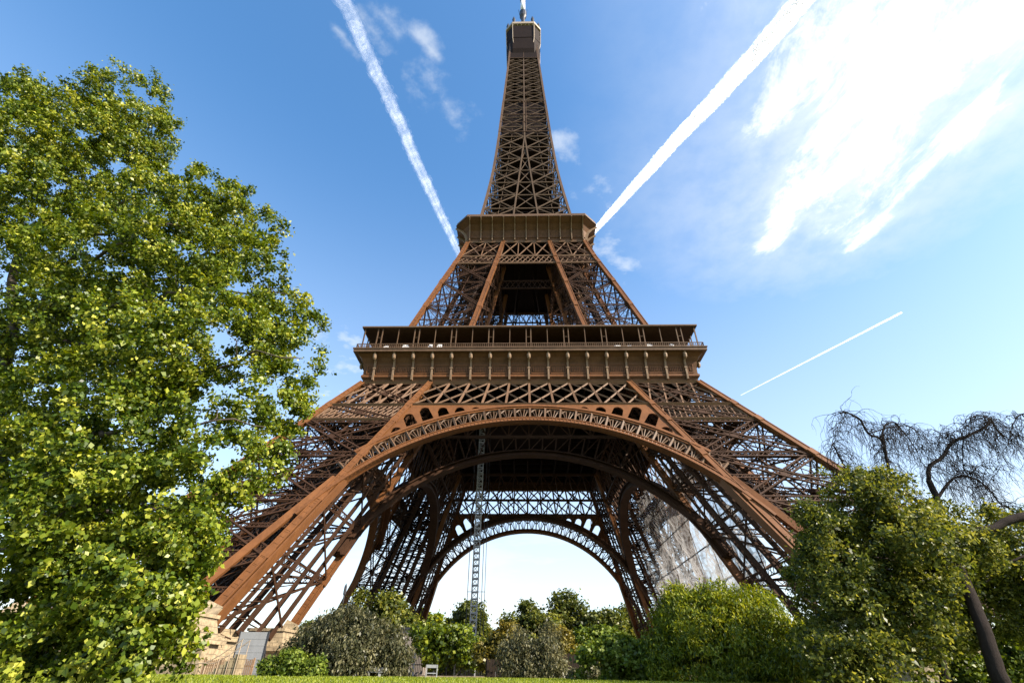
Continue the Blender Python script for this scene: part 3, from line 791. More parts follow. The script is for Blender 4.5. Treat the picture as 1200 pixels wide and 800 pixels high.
octa_band(t3, 9.0, 3.5, 285.61, 8.0, 3.0, 288, 4.5)
for p_ in octa(8.2, 3.2): t3.tube([(*p_, 286), (*p_, 291.0), (*p_, 294.5)], [.5, .9, .2], 8)
for k in range(14):
    th = k * math.pi / 7; t3.tube([(7.2 * math.cos(th), 7.2 * math.sin(th), 287), (7.2 * math.cos(th), 7.2 * math.sin(th), 290 + (k % 3))], [.14, .08], 6)
t3.tube([(0, 0, 286), (0, 0, 292), (0, 0, 298), (0, 0, 306)], [4.0, 3.4, 2.0, 1.2], 12)
t3.obj('roof', DARKM, TOP)
an = MB(); an.tube([(0, 0, 306), (0, 0, 314), (0, 0, 316), (0, 0, 322), (0, 0, 323.5)], [1.1, 1.1, 2.0, 2.0, 1.2], 10)
an.tube([(0, 0, 337), (0, 0, 338), (0, 0, 341), (0, 0, 350)], [1.3, 1.7, .8, .2], 10)
for k in range(4): an.bar((math.cos(k * 1.57) * 1.9, math.sin(k * 1.57) * 1.9, 318), (math.cos(k * 1.57) * 2.6, math.sin(k * 1.57) * 2.6, 326), .2)
ant = an.obj('antenna', DARKM, TOP)
ra_ = MB(); ra_.tube([(0, 0, 323.5), (0, 0, 337)], [1.45, 1.35], 14); ra_.obj('radome', WHITE, ant, True)

# ================================================================== hoist, net, small structures
hz = at(553, 765, 101); HB = empty('hoist_mast', (hz.x, hz.y, 0)); tag(HB, 'grey lattice hoist mast rising under the tower with orange cage at foot', 'hoist mast')
mm = MB(); H = 52
for (x, y) in ((-.55, -.55), (.55, -.55), (.55, .55), (-.55, .55)): mm.bar((x, y, 0), (x, y, H), .15, .15, (0, 1, 0))
for k in range(int(H / 1.15)):
    z = k * 1.15
    for p_, q_ in (((-.55, -.55), (.55, -.55)), ((.55, -.55), (.55, .55)), ((.55, .55), (-.55, .55)), ((-.55, .55), (-.55, -.55))):
        mm.bar((*p_, z), (*q_, z), .20, .2); mm.bar((*p_, z), (*q_, z + 1.15), .09)
mm.obj('mast', GALV, HB)
cb = MB(); cb.tube([(-1.35, -.2, 0), (-1.35, -.2, H)], .06, 5); cb.tube([(1.35, -.2, 0), (1.35, -.2, H)], .06, 5); cb.tube([(1.9, -.2, 0), (1.9, -.2, H)], .05, 5)
for z in range(6, 52, 9): cb.bar((-1.4, -.2, z), (1.95, -.2, z), .08)
cb.obj('guide_cable', DARKM, HB)
cz = at(553, 765, 101).z
og = MB(); og.box(-.9, .9, -1.7, -.7, cz - .6, cz + .9); og.box(-1.0, 1.0, -1.8, -.65, cz + .9, cz + 1.1); og.box(-1.0, 1.0, -1.8, -.65, cz - .8, cz - .6)
for x in (-.95, 0, .95): og.box(x - .06, x + .06, -1.82, -1.7, cz - .6, cz + .9)
og.obj('cage', ORANGE, HB)

# pale scaffold net hung under the first floor on the right
def net_mat():
    m, t = material('scaffold_net')
    tc = t.n('ShaderNodeTexCoord').outputs['Object']
    mp_ = t.n('ShaderNodeMapping', {'Vector': tc, 'Rotation': (R(8), 0, 0)}).outputs[0]
    br = t.n('ShaderNodeTexBrick', {'Vector': t.n('ShaderNodeMapping', {'Vector': mp_, 'Rotation': (0, R(90), 0)}).outputs[0], 'Color1': (0.15, .15, .15, 1), 'Color2': (0.5, .5, .5, 1), 'Mortar': (1, 1, 1, 1), 'Scale': 1.0, 'Mortar Size': 0.22, 'Brick Width': 1.5, 'Row Height': 0.9})
    nz = t.noise(tc, 1.5, 6, 0.6)
    sp_ = t.n('ShaderNodeSeparateXYZ', {0: tc})
    a = t.math('MULTIPLY', t.math('ADD', t.math('MULTIPLY', br.outputs[0], 0.55), t.maprange(nz, .36, .64, 0.16, 0.40), clamp=True), t.maprange(sp_.outputs[2], 16, 38, 1.0, .40), clamp=True)
    d = t.n('ShaderNodeBsdfDiffuse', {0: t.ramp(nz, [(.3, (.20, .185, .175)), (.7, (.40, .39, .38))])})
    tl = t.n('ShaderNodeBsdfTranslucent', {0: (.36, .35, .345, 1)})
    mx = t.n('ShaderNodeMixShader', {0: .5, 1: d.outputs[0], 2: tl.outputs[0]})
    tp = t.n('ShaderNodeBsdfTransparent')
    o = t.n('ShaderNodeMixShader', {0: a, 1: tp.outputs[0], 2: mx.outputs[0]})
    t.n('ShaderNodeOutputMaterial', {0: o.outputs[0]}); return m
NETM = net_mat()
NX0, NY0, NY1, NZ1 = 37.0, -34.0, 38.0, 44.0
nu, nv = 90, 50
vs, fs = [], []
for j in range(nv + 1):
    for i in range(nu + 1):
        u, v = i / nu, j / nv
        x = NX0 - 7.0 * max(0, v - .35) + .9 * math.sin(u * 40 + 2.5 * math.sin(v * 5)) * (1.15 - v) + .45 * math.sin(u * 97 + v * 3) + .3 * math.sin(v * 60 + u * 9)
        vs.append((x, NY0 + (NY1 - NY0) * u, 4.0 + (NZ1 - 4.0) * v))
fs = [(j * (nu + 1) + i, j * (nu + 1) + i + 1, (j + 1) * (nu + 1) + i + 1, (j + 1) * (nu + 1) + i) for j in range(nv) for i in range(nu)]
NET = empty('scaffold_net', (0, 0, 0)); tag(NET, 'pale grey scaffold netting hung beside the right hand rear tower leg', 'netting')
nm = MB(); nm.add(vs, fs); nm.obj('sheet', NETM, NET)
nf = MB()
for u in np.linspace(0, 1, 9):
    y = NY0 + (NY1 - NY0) * u
    nf.tube([(NX0 + .8, y, 0), (NX0 + .8, y, NZ1 * .35), (NX0 - 3.8, y, NZ1)], .12, 6)
for v in np.linspace(.1, 1, 7):
    x = NX0 + .8 - 7 * max(0, v - .35); nf.tube([(x, NY0, NZ1 * v), (x, NY1, NZ1 * v)], .14, 6)
nf.obj('scaffold_frame', IRON_SHADE, NET)

# ================================================================== plants
RNG = np.random.default_rng(11)
def hash_noise(P, s, seed=0):
    """cheap smooth 3-D value noise for arrays of points"""
    Q = P * s + seed * 17.3; I = np.floor(Q).astype(np.int64); F = Q - I; F = F * F * (3 - 2 * F)
    def h(a, b, c):
        n = (a * 374761393 + b * 668265263 + c * 2147483647 + seed * 144665) & 0x7fffffff
        n = ((n ^ (n >> 13)) * 1274126177) & 0x7fffffff
        return (n ^ (n >> 16)) % 10007 / 10007.0
    out = 0
    for dx in (0, 1):
        for dy in (0, 1):
            for dz in (0, 1):
                wgt = (F[:, 0] if dx else 1 - F[:, 0]) * (F[:, 1] if dy else 1 - F[:, 1]) * (F[:, 2] if dz else 1 - F[:, 2])
                out = out + wgt * h(I[:, 0] + dx, I[:, 1] + dy, I[:, 2] + dz)
    return out
def leaves_mesh(name, P, N, size, tone, mat, parent, aspect=0.75, point=None):
    """folded leaf blades at points P facing N"""
    n = len(P)
    rnd = RNG.normal(size=(n, 3)) if point is None else point + RNG.normal(size=(n, 3)) * .35
    T = rnd - N * np.sum(rnd * N, 1, keepdims=True); T /= np.linalg.norm(T, axis=1, keepdims=True) + 1e-9
    B = np.cross(N, T); s = size[:, None]
    base = P - T * s * .5; tip = P + T * s * .5 - N * s * .12
    l = P + B * s * aspect * .5 + N * s * .10; r = P - B * s * aspect * .5 + N * s * .10
    V_ = np.stack([base, r, tip, l], 1).reshape(-1, 3)
    me = bpy.data.meshes.new(name); me.vertices.add(4 * n); me.vertices.foreach_set('co', V_.astype(np.float32).ravel())
    me.loops.add(4 * n); me.loops.foreach_set('vertex_index', np.arange(4 * n, dtype=np.int32))
    me.polygons.add(n); me.polygons.foreach_set('loop_start', np.arange(0, 4 * n, 4, dtype=np.int32)); me.polygons.foreach_set('loop_total', np.full(n, 4, np.int32))
    me.update(calc_edges=True)
    at_ = me.attributes.new('tone', 'FLOAT', 'FACE'); at_.data.foreach_set('value', np.clip(tone, 0, 1).astype(np.float32))
    me.materials.append(mat); return link(name, me, parent)
def crown(name, lobes, n_clump, per, sig, leaf, mat, parent, gate=0.42, shell=0.62, nscale=0.6, droop=0.0, spray=0, up=0.3, seed=1, aspect=0.75, tone0=0.5, floor=None):
    """leaf clumps spread through a set of ellipsoid lobes (centre, radii)"""
    C = np.array([l[0] for l in lobes], float); Rd = np.array([l[1] for l in lobes], float)
    wt = (Rd[:, 0] * Rd[:, 2]) ** 1.0; wt /= wt.sum()
    k = RNG.choice(len(lobes), size=n_clump * 3, p=wt)
    D = RNG.normal(size=(len(k), 3)); D /= np.linalg.norm(D, axis=1, keepdims=True)
    rad = (shell + (1 - shell) * RNG.random(len(k)) ** 0.6)[:, None] * (0.68 + 0.58 * hash_noise(D * 2 + k[:, None] * 5.1, 1.5, seed)[:, None])
    P = C[k] + D * Rd[k] * rad
    keep = hash_noise(P, nscale, seed) + .35 * hash_noise(P, nscale * 3, seed + 3) > gate + .15
    if floor is not None: keep &= P[:, 2] > floor
    P, D = P[keep][:n_clump], D[keep][:n_clump]
    m = len(P); ct = RNG.normal(tone0, .13, m)
    Q = np.repeat(P, per, 0) + RNG.normal(size=(m * per, 3)) * sig * np.array((1, 1, .75))
    if droop: Q[:, 2] -= droop * np.abs(RNG.normal(size=m * per))
    DN = np.repeat(D, per, 0)
    N = DN * .7 + RNG.normal(size=Q.shape) * .75 + np.array((0, 0, up)); N /= np.linalg.norm(N, axis=1, keepdims=True)
    tone = np.repeat(ct, per) + RNG.normal(0, .20, m * per)
    size = leaf * RNG.uniform(.5, 1.5, m * per) * np.repeat(RNG.uniform(.8, 1.25, m), per)
    pt = np.tile(np.array((0, 0, -1. if droop else 1.)), (m * per, 1)) + DN * .6 if (droop or spray) else None
    return leaves_mesh(name, Q, N, size, tone, mat, parent, aspect, pt)
def wob(p, q, n, amp, rg):
    p = np.asarray(p, float); q = np.asarray(q, float); L = np.linalg.norm(q - p); out = []
    off = np.zeros(3)
    for i in range(n + 1):
        t_ = i / n
        if 0 < i < n: off = off * .6 + rg.normal(size=3) * amp * L
        out.append(p + (q - p) * t_ + off * math.sin(math.pi * t_))
    return out
def limb(mb, p, q, r0, r1, rg, n=7, amp=.05, k=7):
    pts = wob(p, q, n, amp, rg); mb.tube(pts, [r0 + (r1 - r0) * i / n for i in range(n + 1)], k); return pts
def pxlobe(px, py, rpx, dist, dd=0.0, sq=1.0):
    """lobe centred where the photo shows it; radius in photo pixels"""
    c = at(px, py, dist + dd); d = (CAM_ROT.transposed() @ (c - CAM_LOC)).z * -1; r = rpx * d / FPX
    return (np.array(c), (r, r * 1.0, r * sq))

# ---- big plane tree on the left
D_ = 19.0
trunk_base = at(-55, 790, D_ + 2.5); trunk_base.z = gz(0, trunk_base.y)
PT = empty('plane_tree', trunk_base); tag(PT, 'tall bright green plane tree filling the left of the lawn', 'tree')
tb_ = np.array(trunk_base); L_ = lambda p: np.asarray(p, float) - tb_
tk = MB(); rg = np.random.default_rng(5)
fork = np.array(at(8, 420, D_ + 2.5)); top = np.array(at(40, 200, D_ + 3))
limb(tk, L_(tb_ - (0, 0, .3)), L_(fork), .42, .30, rg, 8, .03, 10)
main = limb(tk, L_(fork), L_(np.array(at(30, 285, D_ + 2.2))), .28, .2, rg, 6, .03, 9)
ends = [(70, 130, 1), (0, 150, 2), (140, 150, 0), (175, 225, -1), (100, 210, .5)]
for (x, y, dd) in ends: limb(tk, main[-1], L_(np.array(at(x, y, D_ + dd))), .15, .03, rg, 8, .06)
for (x, y, dd, x2, y2) in ((130, 290, -1.5, 280, 235), (150, 350, -2, 340, 345), (170, 420, -2.2, 355, 420), (120, 510, -2.5, 310, 500), (90, 590, -3, 250, 600), (80, 650, -2, 200, 690), (230, 300, .5, 300, 270)):
    b_ = main[2] if y < 380 else L_(fork + (tb_ - fork) * min(.8, (y - 380) / 400))
    pm = L_(np.array(at(x, y, D_ + dd))); limb(tk, b_, pm, .15, .09, rg, 6, .06)
    pe = limb(tk, pm, L_(np.array(at(x2, y2, D_ + dd * .7))), .085, .02, rg, 9, .06)
    for j in (2, 4, 6, 8):
        v = rg.normal(size=3); v[2] = abs(v[2]) * .6; limb(tk, pe[j], pe[j] + v * .7, .03, .008, rg, 4, .08, 5)
tk.obj('trunk', BARK, PT, True)
lob = [(20, 144, 58, 0), (72, 146, 54, -1), (150, 125, 48, -1), (165, 155, 40, -.5), (110, 195, 75, 0), (30, 220, 80, -1), (180, 240, 48, -1.5), (255, 245, 50, -1), (290, 265, 42, -.5), (210, 300, 62, -2), (120, 310, 75, -2), (285, 330, 58, -1), (325, 375, 48, -.5), (345, 420, 38, 0), (255, 400, 68, -2), (160, 420, 78, -2.6), (50, 380, 85, -1), (300, 470, 50, -1), (335, 480, 30, .2), (220, 490, 62, -2), (120, 520, 80, -3), (30, 500, 80, -2), (275, 540, 50, -1.5), (310, 545, 30, -.5), (190, 580, 60, -2.8), (90, 610, 75, -3), (215, 640, 42, -3), (160, 670, 62, -3.4), (60, 690, 80, -3), (190, 715, 40, -3.5), (110, 745, 62, -3.5), (20, 760, 70, -3), (150, 765, 40, -3.8), (-60, 300, 120, 2), (-60, 550, 120, 1), (60, 450, 110, 2.5), (150, 330, 90, 2.5), (130, 600, 80, 1.5), (110, 735, 70, -2), (40, 740, 80, -2), (170, 700, 50, -2.5), (200, 670, 45, -2), (130, 770, 45, -3), (60, 785, 50, -3.5), (215, 620, 45, -1), (20, 640, 100, 0), (212, 742, 28, -2), (195, 772, 28, -2.5)]
lobes = [(L_(c), r_) for c, r_ in (pxlobe(x, y, r_, D_, dd) for x, y, r_, dd in lob)]
crown('crown', lobes, 6400, 62, .18, .150, LEAF_PLANE, PT, gate=.40, shell=.66, nscale=.8, up=.22, seed=2, tone0=.57, floor=-trunk_base.z * 0 + .05)

# ---- shrubs and trees of the middle distance
def shrub(name, cat, label, lobs, dist, mat, n, per, sig, leaf, base_px, stems=5, stem_mat=BARK, **kw):
    b = at(base_px, 795, dist); b.z = gz(b.x, b.y)
    o = empty(name, b); tag(o, label, cat); bb = np.array(b)
    L = [(c - bb, r_) for c, r_ in (pxlobe(x, y, r_, dist, dd) for x, y, r_, dd in lobs)]
    mb = MB(); rg = np.random.default_rng(len(lobs) * 7 + int(base_px))
    for i in range(stems):
        c, r_ = L[i % len(L)]
        limb(mb, rg.normal(size=3) * (.25, .25, 0) + (0, 0, -.1), c + rg.normal(size=3) * r_[0] * .3, .09 if stems > 1 else .2, .02, rg, 6, .06, 6)
    mb.obj('stems' if cat != 'tree' else 'trunk', stem_mat, o, True)
    crown('foliage' if cat != 'tree' else 'crown', L, n, per, sig, leaf, mat, o, floor=.02, **kw)
    return o
shrub('shrub', 'shrub', 'wide yellow-green shrub below the scaffold netting', [(850, 740, 48, 0), (820, 735, 40, .5), (800, 725, 32, 1), (880, 735, 42, 0), (915, 755, 38, 0), (935, 775, 25, 0), (785, 755, 30, 1), (850, 780, 60, -1), (900, 785, 45, -1), (800, 785, 34, 0), (785, 780, 28, .5), (820, 790, 40, -.5), (792, 700, 14, 1.2), (840, 712, 24, .5), (890, 712, 20, .5)], 33, LEAF_YELLOW, 2300, 38, .24, .19, 850, 8, gate=.25, up=.15, spray=1, seed=5, aspect=.36)
shrub('shrub', 'shrub', 'drooping grey-green bush beside the left stone pier', [(400, 746, 32, 0), (372, 752, 28, 0), (438, 750, 27, 0), (458, 766, 22, 0), (348, 772, 22, 0), (410, 778, 42, -1), (362, 788, 26, -.5), (452, 786, 26, 0), (415, 728, 17, .5), (392, 726, 10, .3)], 46, LEAF_GREY, 1100, 34, .32, .26, 405, 6, gate=.27, droop=.25, up=.25, seed=7, aspect=.45)
shrub('shrub', 'shrub', 'low bright green bush in front of the grey bush', [(340, 782, 18, 0), (318, 787, 14, 0), (365, 787, 14, 0)], 40, LEAF_GREEN, 330, 26, .18, .18, 340, 4, gate=.2, seed=8)
shrub('shrub', 'shrub', 'bright leafy green bush right of the brown boards', [(730, 780, 30, 0), (700, 785, 25, 0), (755, 785, 26, 0), (720, 765, 20, .5), (770, 795, 18, 0)], 36, LEAF_GREEN, 620, 30, .22, .21, 730, 5, gate=.22, seed=9)
shrub('weeping_tree', 'tree', 'small weeping willow-leaved tree in front of the dark brown boards', [(612, 752, 18, 0), (637, 748, 17, 0), (598, 770, 18, 0), (640, 775, 20, 0), (620, 785, 22, 0)], 47, LEAF_GREY, 520, 30, .25, .24, 622, 3, gate=.25, droop=.5, seed=10, aspect=.35, tone0=.62)
shrub('shrub', 'shrub', 'ochre leaved bush between hoist mast and weeping tree', [(583, 757, 16, 0), (596, 745, 14, 0), (572, 770, 15, 0), (655, 752, 15, 1.5)], 52, LEAF_OCHRE, 330, 28, .25, .25, 583, 3, gate=.25, seed=12)
shrub('shrub', 'shrub', 'low clipped green bush at the lawn edge by the brown boards', [(690, 797, 14, 0), (675, 798, 10, 0)], 40, LEAF_GREY, 160, 24, .14, .16, 688, 3, gate=.2, seed=13)
shrub('shrub', 'shrub', 'yellow-green bush behind the low metal fence', [(515, 757, 20, 0), (535, 752, 18, 0), (498, 745, 14, 0), (550, 765, 14, 0)], 62, LEAF_YELLOW, 420, 28, .35, .32, 520, 4, gate=.25, seed=14, tone0=.35)
shrub('shrub', 'shrub', 'dark hedge bush at the foot of the left rear leg', [(455, 720, 22, 0), (430, 735, 20, 0), (478, 745, 20, 0), (425, 700, 8, 0)], 78, LEAF_DARK, 380, 28, .5, .45, 455, 4, gate=.25, seed=15)

# far trees behind the tower, each with its own crown
far = [(500, 742, 17, 205, LEAF_YELLOW, 'slim yellow-green tree behind the left rear leg'),
       (490, 725, 10, 215, LEAF_YELLOW, 'tall thin yellow tree nearest the left rear leg'),
       (551, 728, 17, 190, LEAF_FAR, 'dark tree standing behind the hoist mast'),
       (622, 728, 20, 215, LEAF_FAR, 'round dark tree left of the central pair under the rear arch'),
       (668, 730, 24, 220, LEAF_FAR, 'highest round tree in the middle of the rear arch'),
       (645, 745, 17, 210, LEAF_DARK, 'low dark tree between two taller round trees under the rear arch'),
       (712, 735, 19, 215, LEAF_FAR, 'round tree right of the highest one under the rear arch'),
       (742, 738, 17, 225, LEAF_DARK, 'dark tree at the foot of the right rear leg'),
       (692, 752, 17, 195, LEAF_GREEN, 'lighter green tree in front of the rear arch trees'),
       (575, 750, 12, 230, LEAF_DARK, 'small dark tree far off right of the hoist mast'),
       (530, 748, 13, 235, LEAF_FAR, 'small tree far off left of the hoist mast'),
       (780, 745, 22, 240, LEAF_DARK, 'dark tree far off behind the right rear leg'),
       (400, 752, 20, 240, LEAF_FAR, 'far tree seen under the left side arch'),
       (355, 758, 18, 240, LEAF_FAR, 'lower far tree near the front left leg')]
for i, (x, y, r_, dist, mat, label) in enumerate(far):
    b = at(x, 793, dist); b.z = 0
    o = empty('park_tree', b); tag(o, label, 'tree', 'trees in the park behind the tower'); bb = np.array(b)
    rg = np.random.default_rng(100 + i)
    L = []
    r_ *= 1.25
    for k in range(11):
        a = rg.uniform(0, 6.28); q = rg.uniform(.2, .95); c, rd = pxlobe(x + r_ * q * math.cos(a), y + r_ * q * math.sin(a) * .9, r_ * rg.uniform(.28, .56), dist, rg.uniform(-3, 3))
        L.append((c - bb, rd))
    c, rd = pxlobe(x, y + r_ * .7, r_ * .9, dist); L.append((c - bb, rd))
    mb = MB(); h_ = L[-1][0][2]
    tp = limb(mb, (0, 0, -.2), (0, 0, h_ * .8), .5, .35, rg, 5, .03, 8)
    for k in range(11): limb(mb, tp[-1], L[k][0], .25, .05, rg, 5, .06, 6)
    mb.obj('trunk', BARK, o, True)
    crown('crown', L, 560, 20, r_ * .045, 1.0, mat, o, gate=.34, seed=20 + i, nscale=.18, up=.6, floor=1.0)

shrub('hedge', 'hedge', 'long dark hedge across the middle under the rear arch', [(480 + 24 * k, 776 + 5 * math.sin(k * 1.7), 17 + 4 * math.sin(k * 2.3), 2 * math.sin(k)) for k in range(20)], 72, LEAF_DARK, 2200, 28, .4, .4, 620, 12, gate=.2, seed=41)
# ---- leafy tree on the right and the bare weeping tree in front of it
D2 = 23.0
b = at(1095, 795, D2); b.z = gz(b.x, b.y)
RT = empty('leafy_tree', b); tag(RT, 'dense dark leafy tree at the right edge behind a leaning trunk', 'tree'); bb = np.array(b)
lob = [(1000, 590, 38, 0), (970, 625, 30, 0), (1040, 585, 34, 0), (1085, 622, 34, 0), (1000, 650, 55, -.5), (970, 690, 30, -.5), (1060, 650, 60, -.5), (1130, 640, 36, 0), (1170, 645, 34, .8), (1090, 650, 45, .3), (1180, 670, 42, 2), (1000, 720, 48, -1), (1060, 720, 50, -.5), (975, 755, 42, -1), (1040, 775, 45, -1), (1110, 720, 35, 3.2), (990, 785, 40, -1.2), (1215, 740, 30, 3.8), (1230, 650, 50, 1.5), (965, 600, 16, .2), (1015, 562, 14, 0), (1118, 600, 12, 0), (1160, 606, 12, 0), (950, 660, 18, 0), (945, 600, 12, 0), (1040, 690, 80, 3.5), (990, 690, 60, 2.5), (1130, 690, 60, 3.5)]
L = [(c - bb, r_) for c, r_ in (pxlobe(x, y, r_, D2, dd) for x, y, r_, dd in lob)]
mb = MB(); rg = np.random.default_rng(77)
f_ = np.array(at(1100, 690, D2)) - bb
limb(mb, (0.2, 0, -.2), f_, .17, .11, rg, 6, .02, 9)
for k in (1, 3, 4, 7, 9, 12, 10): limb(mb, f_, L[k][0], .07, .02, rg, 7, .06, 6)
mb.obj('trunk', BARK_DK, RT, True)
crown('crown', L, 3300, 42, .19, .145, LEAF_DARK, RT, gate=.41, shell=.68, nscale=.75, up=.22, seed=31, floor=.1, aspect=.6)
b = at(1225, 790, D2 + 6); b.z = gz(b.x, b.y)
shrub('shrub', 'shrub', 'sunlit green bush behind the leaning trunk at the right edge', [(1190, 770, 26, 0), (1130, 785, 22, 0), (1170, 790, 22, 0), (1215, 760, 30, 0)], 30, LEAF_GREEN, 520, 28, .2, .18, 1180, 4, gate=.25, seed=33)

D3 = 24.5
b = at(1172, 800, D3 - 3.5); b.z = gz(b.x, b.y); bb = np.array(b)
WT = empty('bare_tree', b); tag(WT, 'bare weeping tree with twisted black branches and leaning trunk at the right', 'tree')
mb = MB(); rg = np.random.default_rng(9)
def A3(x, y, dd=0): return np.array(at(x, y, D3 + dd)) - bb
def poly(pts, r0, r1, sub=4, amp=.012, k=7):
    P = [np.asarray(p, float) for p in pts]; out = []
    for i in range(len(P) - 1):
        p0, p1, p2, p3 = P[max(0, i - 1)], P[i], P[i + 1], P[min(len(P) - 1, i + 2)]
        for j in range(sub):
            t_ = j / sub; q = .5 * (2 * p1 + (p2 - p0) * t_ + (2 * p0 - 5 * p1 + 4 * p2 - p3) * t_ ** 2 + (3 * p1 - p0 - 3 * p2 + p3) * t_ ** 3)
            out.append(q + rg.normal(size=3) * amp)
    out.append(P[-1]); n_ = len(out) - 1
    mb.tube(out, [r0 + (r1 - r0) * (i / n_) ** .8 for i in range(n_ + 1)], k); return out
poly([(0.05, 0, -.2), A3(1168, 785, -3.5), A3(1150, 730, -3.3), A3(1128, 675, -2.6), A3(1108, 620, -1), A3(1098, 585), A3(1088, 562)], .30, .13, 4, .01, 10)
LB = []
LB.append(poly([A3(1108, 620, -1), A3(1080, 590), A3(1050, 572), A3(1042, 555), A3(1038, 530), A3(1034, 515), A3(1018, 508), A3(1008, 492), A3(992, 483), A3(984, 484)], .11, .04))
LB.append(poly([A3(1042, 555, .4), A3(1025, 572, .2), A3(1000, 560), A3(990, 548), A3(982, 530, -.2), A3(975, 520, -.3)], .075, .03))
LB.append(poly([A3(1034, 515), A3(1036, 500, .3), A3(1048, 495, .5), A3(1062, 510, .6), A3(1075, 530, .6)], .06, .02))
LB.append(poly([A3(1088, 562), A3(1090, 545), A3(1105, 535), A3(1115, 518), A3(1130, 512), A3(1148, 504), A3(1158, 497), A3(1160, 490), A3(1166, 500, .3), A3(1175, 512, .4)], .11, .04))
LB.append(poly([A3(1098, 585), A3(1118, 560, .5), A3(1140, 560, .6), A3(1158, 572, .5), A3(1172, 590, .4), A3(1182, 594, .3)], .08, .02))
LB.append(poly([A3(1115, 518, .2), A3(1102, 508, .3), A3(1112, 508, .5), A3(1122, 505, .5)], .025, .01))
LB.append(poly([A3(1158, 497), A3(1150, 487, -.3), A3(1138, 490, -.5), A3(1134, 500, -.6)], .03, .01))
LB.append(poly([A3(1130, 512), A3(1128, 540, .3), A3(1135, 555, .4), A3(1150, 545, .5), A3(1168, 555, .5)], .035, .012))
LB.append(poly([A3(1240, 600, -.5), A3(1215, 540, -.4), A3(1205, 500, 0), A3(1196, 485, .2), A3(1186, 500, .3), A3(1182, 520, .3)], .06, .015))
LB.append(poly([A3(1018, 508), A3(1045, 500, .6), A3(1068, 500, 1), A3(1078, 515, 1.1), A3(1088, 540, 1.1)], .035, .01))
LB.append(poly([A3(992, 483), A3(982, 500, -.3), A3(978, 520, -.4)], .02, .008))
def twig(p, d, n_, st, r0, wig, k=4):
    pts = [np.array(p)]; v = vn(d)
    for i in range(n_):
        v = vn(v + rg.normal(size=3) * wig + np.array((0, 0, -.22))); pts.append(pts[-1] + v * st)
    mb.tube(pts, [r0 * (1 - .75 * i / n_) for i in range(n_ + 1)], k); return pts
for br in LB:
    for i in range(2, len(br)):
        for _ in range(4):
            if rg.random() < .8:
                d = rg.normal(size=3) * (1, .8, .5) + np.array((0, 0, .35))
                tw = twig(br[i], d, int(rg.integers(8, 22)), .115, .0165, .26)
                for j in range(3, len(tw), 2):
                    if rg.random() < .7: twig(tw[j], rg.normal(size=3) * .6 + (0, 0, -.5), int(rg.integers(6, 15)), .10, .0095, .2, 3)
mb.obj('trunk', BARK_DK, WT, True)
cut = MB(); mbs = mb; mb = cut
poly([A3(1300, 590, -2), A3(1240, 602, -2.2), A3(1205, 604, -2.3), A3(1182, 610, -2.3), A3(1165, 618, -2.3), A3(1142, 622, -2.3)], .24, .13, 4, .012, 12)
poly([A3(1205, 650, -2), A3(1190, 655, -2), A3(1178, 662, -2), A3(1165, 672, -2)], .06, .02)
CT = link('sawn_limb', None); bl = at(1320, 795, D3 - 2); CT.location = (bl.x, bl.y, gz(0, bl.y))
off = np.array(CT.location) - bb
cut.tube([(off[0], off[1], 0.0 - .2), (off[0] - .1, off[1], 2.5), A3(1305, 592, -2)], [.36, .33, .27], 10)
cut.tube([A3(1304, 596, -2), A3(1312, 520, -1.8), A3(1325, 440, -1.5), A3(1335, 380, -1.2)], [.27, .22, .16, .06], 10)
cut.tube([A3(1312, 520, -1.8), A3(1350, 470, -1), A3(1400, 440, 0)], [.16, .1, .04], 8)
cut.v = [v - off for v in cut.v]
CT.name = 'tree_trunk'; tag(CT, 'dark thick limb of a tree reaching in from the right edge', 'tree')
cut.obj('trunk', BARK_DK, CT, True)
cl_ = [(A3(x, y, d_) - off, (r_, r_, r_ * .8)) for x, y, d_, r_ in ((1345, 400, -1.5, 1.5), (1400, 440, -.5, 1.6), (1370, 350, -.8, 1.5), (1430, 380, 0, 1.5))]
crown('crown', cl_, 380, 40, .2, .15, LEAF_DARK, CT, gate=.35, nscale=.8, seed=51)

# ================================================================== small things at the foot of the tower
def base(px, dist, z=None):
    p_ = at(px, 795, dist); return Vector((p_.x, p_.y, gz(p_.x, p_.y) if z is None else z))
def zof(px, py, dist): return at(px, py, dist).z
# grey hoarding panel
q = base(284, 52); HP = empty('hoarding_panel', q); tag(HP, 'tall pale grey hoarding panel right of the stone pier', 'hoarding')
h_ = zof(300, 740, 52) - q.z; wd = 2.6
hp = MB(); hp.box(-wd / 2, wd / 2, -.05, .05, 0, h_)
for k in range(1, 9): hp.box(-wd / 2, wd / 2, -.062, -.05, h_ * k / 9 - .03, h_ * k / 9 + .03)
hp.obj('sheet', GREYP, HP)
hf = MB()
for x in (-wd / 2 - .05, wd / 2 + .05): hf.box(x - .05, x + .05, -.08, .08, 0, h_ + .05)
hf.bar((-wd / 2, .1, h_ * .8), (-wd / 2, 1.6, 0), .08); hf.bar((wd / 2, .1, h_ * .8), (wd / 2, 1.6, 0), .08)
hf.obj('frame', DARKM, HP)
# timber slat fence
q = base(262, 50); TF = empty('slat_fence', q); tag(TF, 'weathered timber slat fence below the left stone pier', 'fence')
h_ = 2.1; sl_ = MB()
for k in range(26): sl_.box(-2.2 + k * .17, -2.2 + k * .17 + .11, -.02, .02, .05, h_ + .06 * math.sin(k * 2.1))
for k in (.4, 1.6): sl_.box(-2.25, 2.25, .021, .07, k, k + .1)
sl_.obj('slats', TIMBER, TF)
fp = MB()
for x in (-2.2, -.7, .8, 2.2): fp.box(x - .06, x + .06, .071, .19, 0, h_ + .15)
fp.obj('posts', TIMBER, TF)
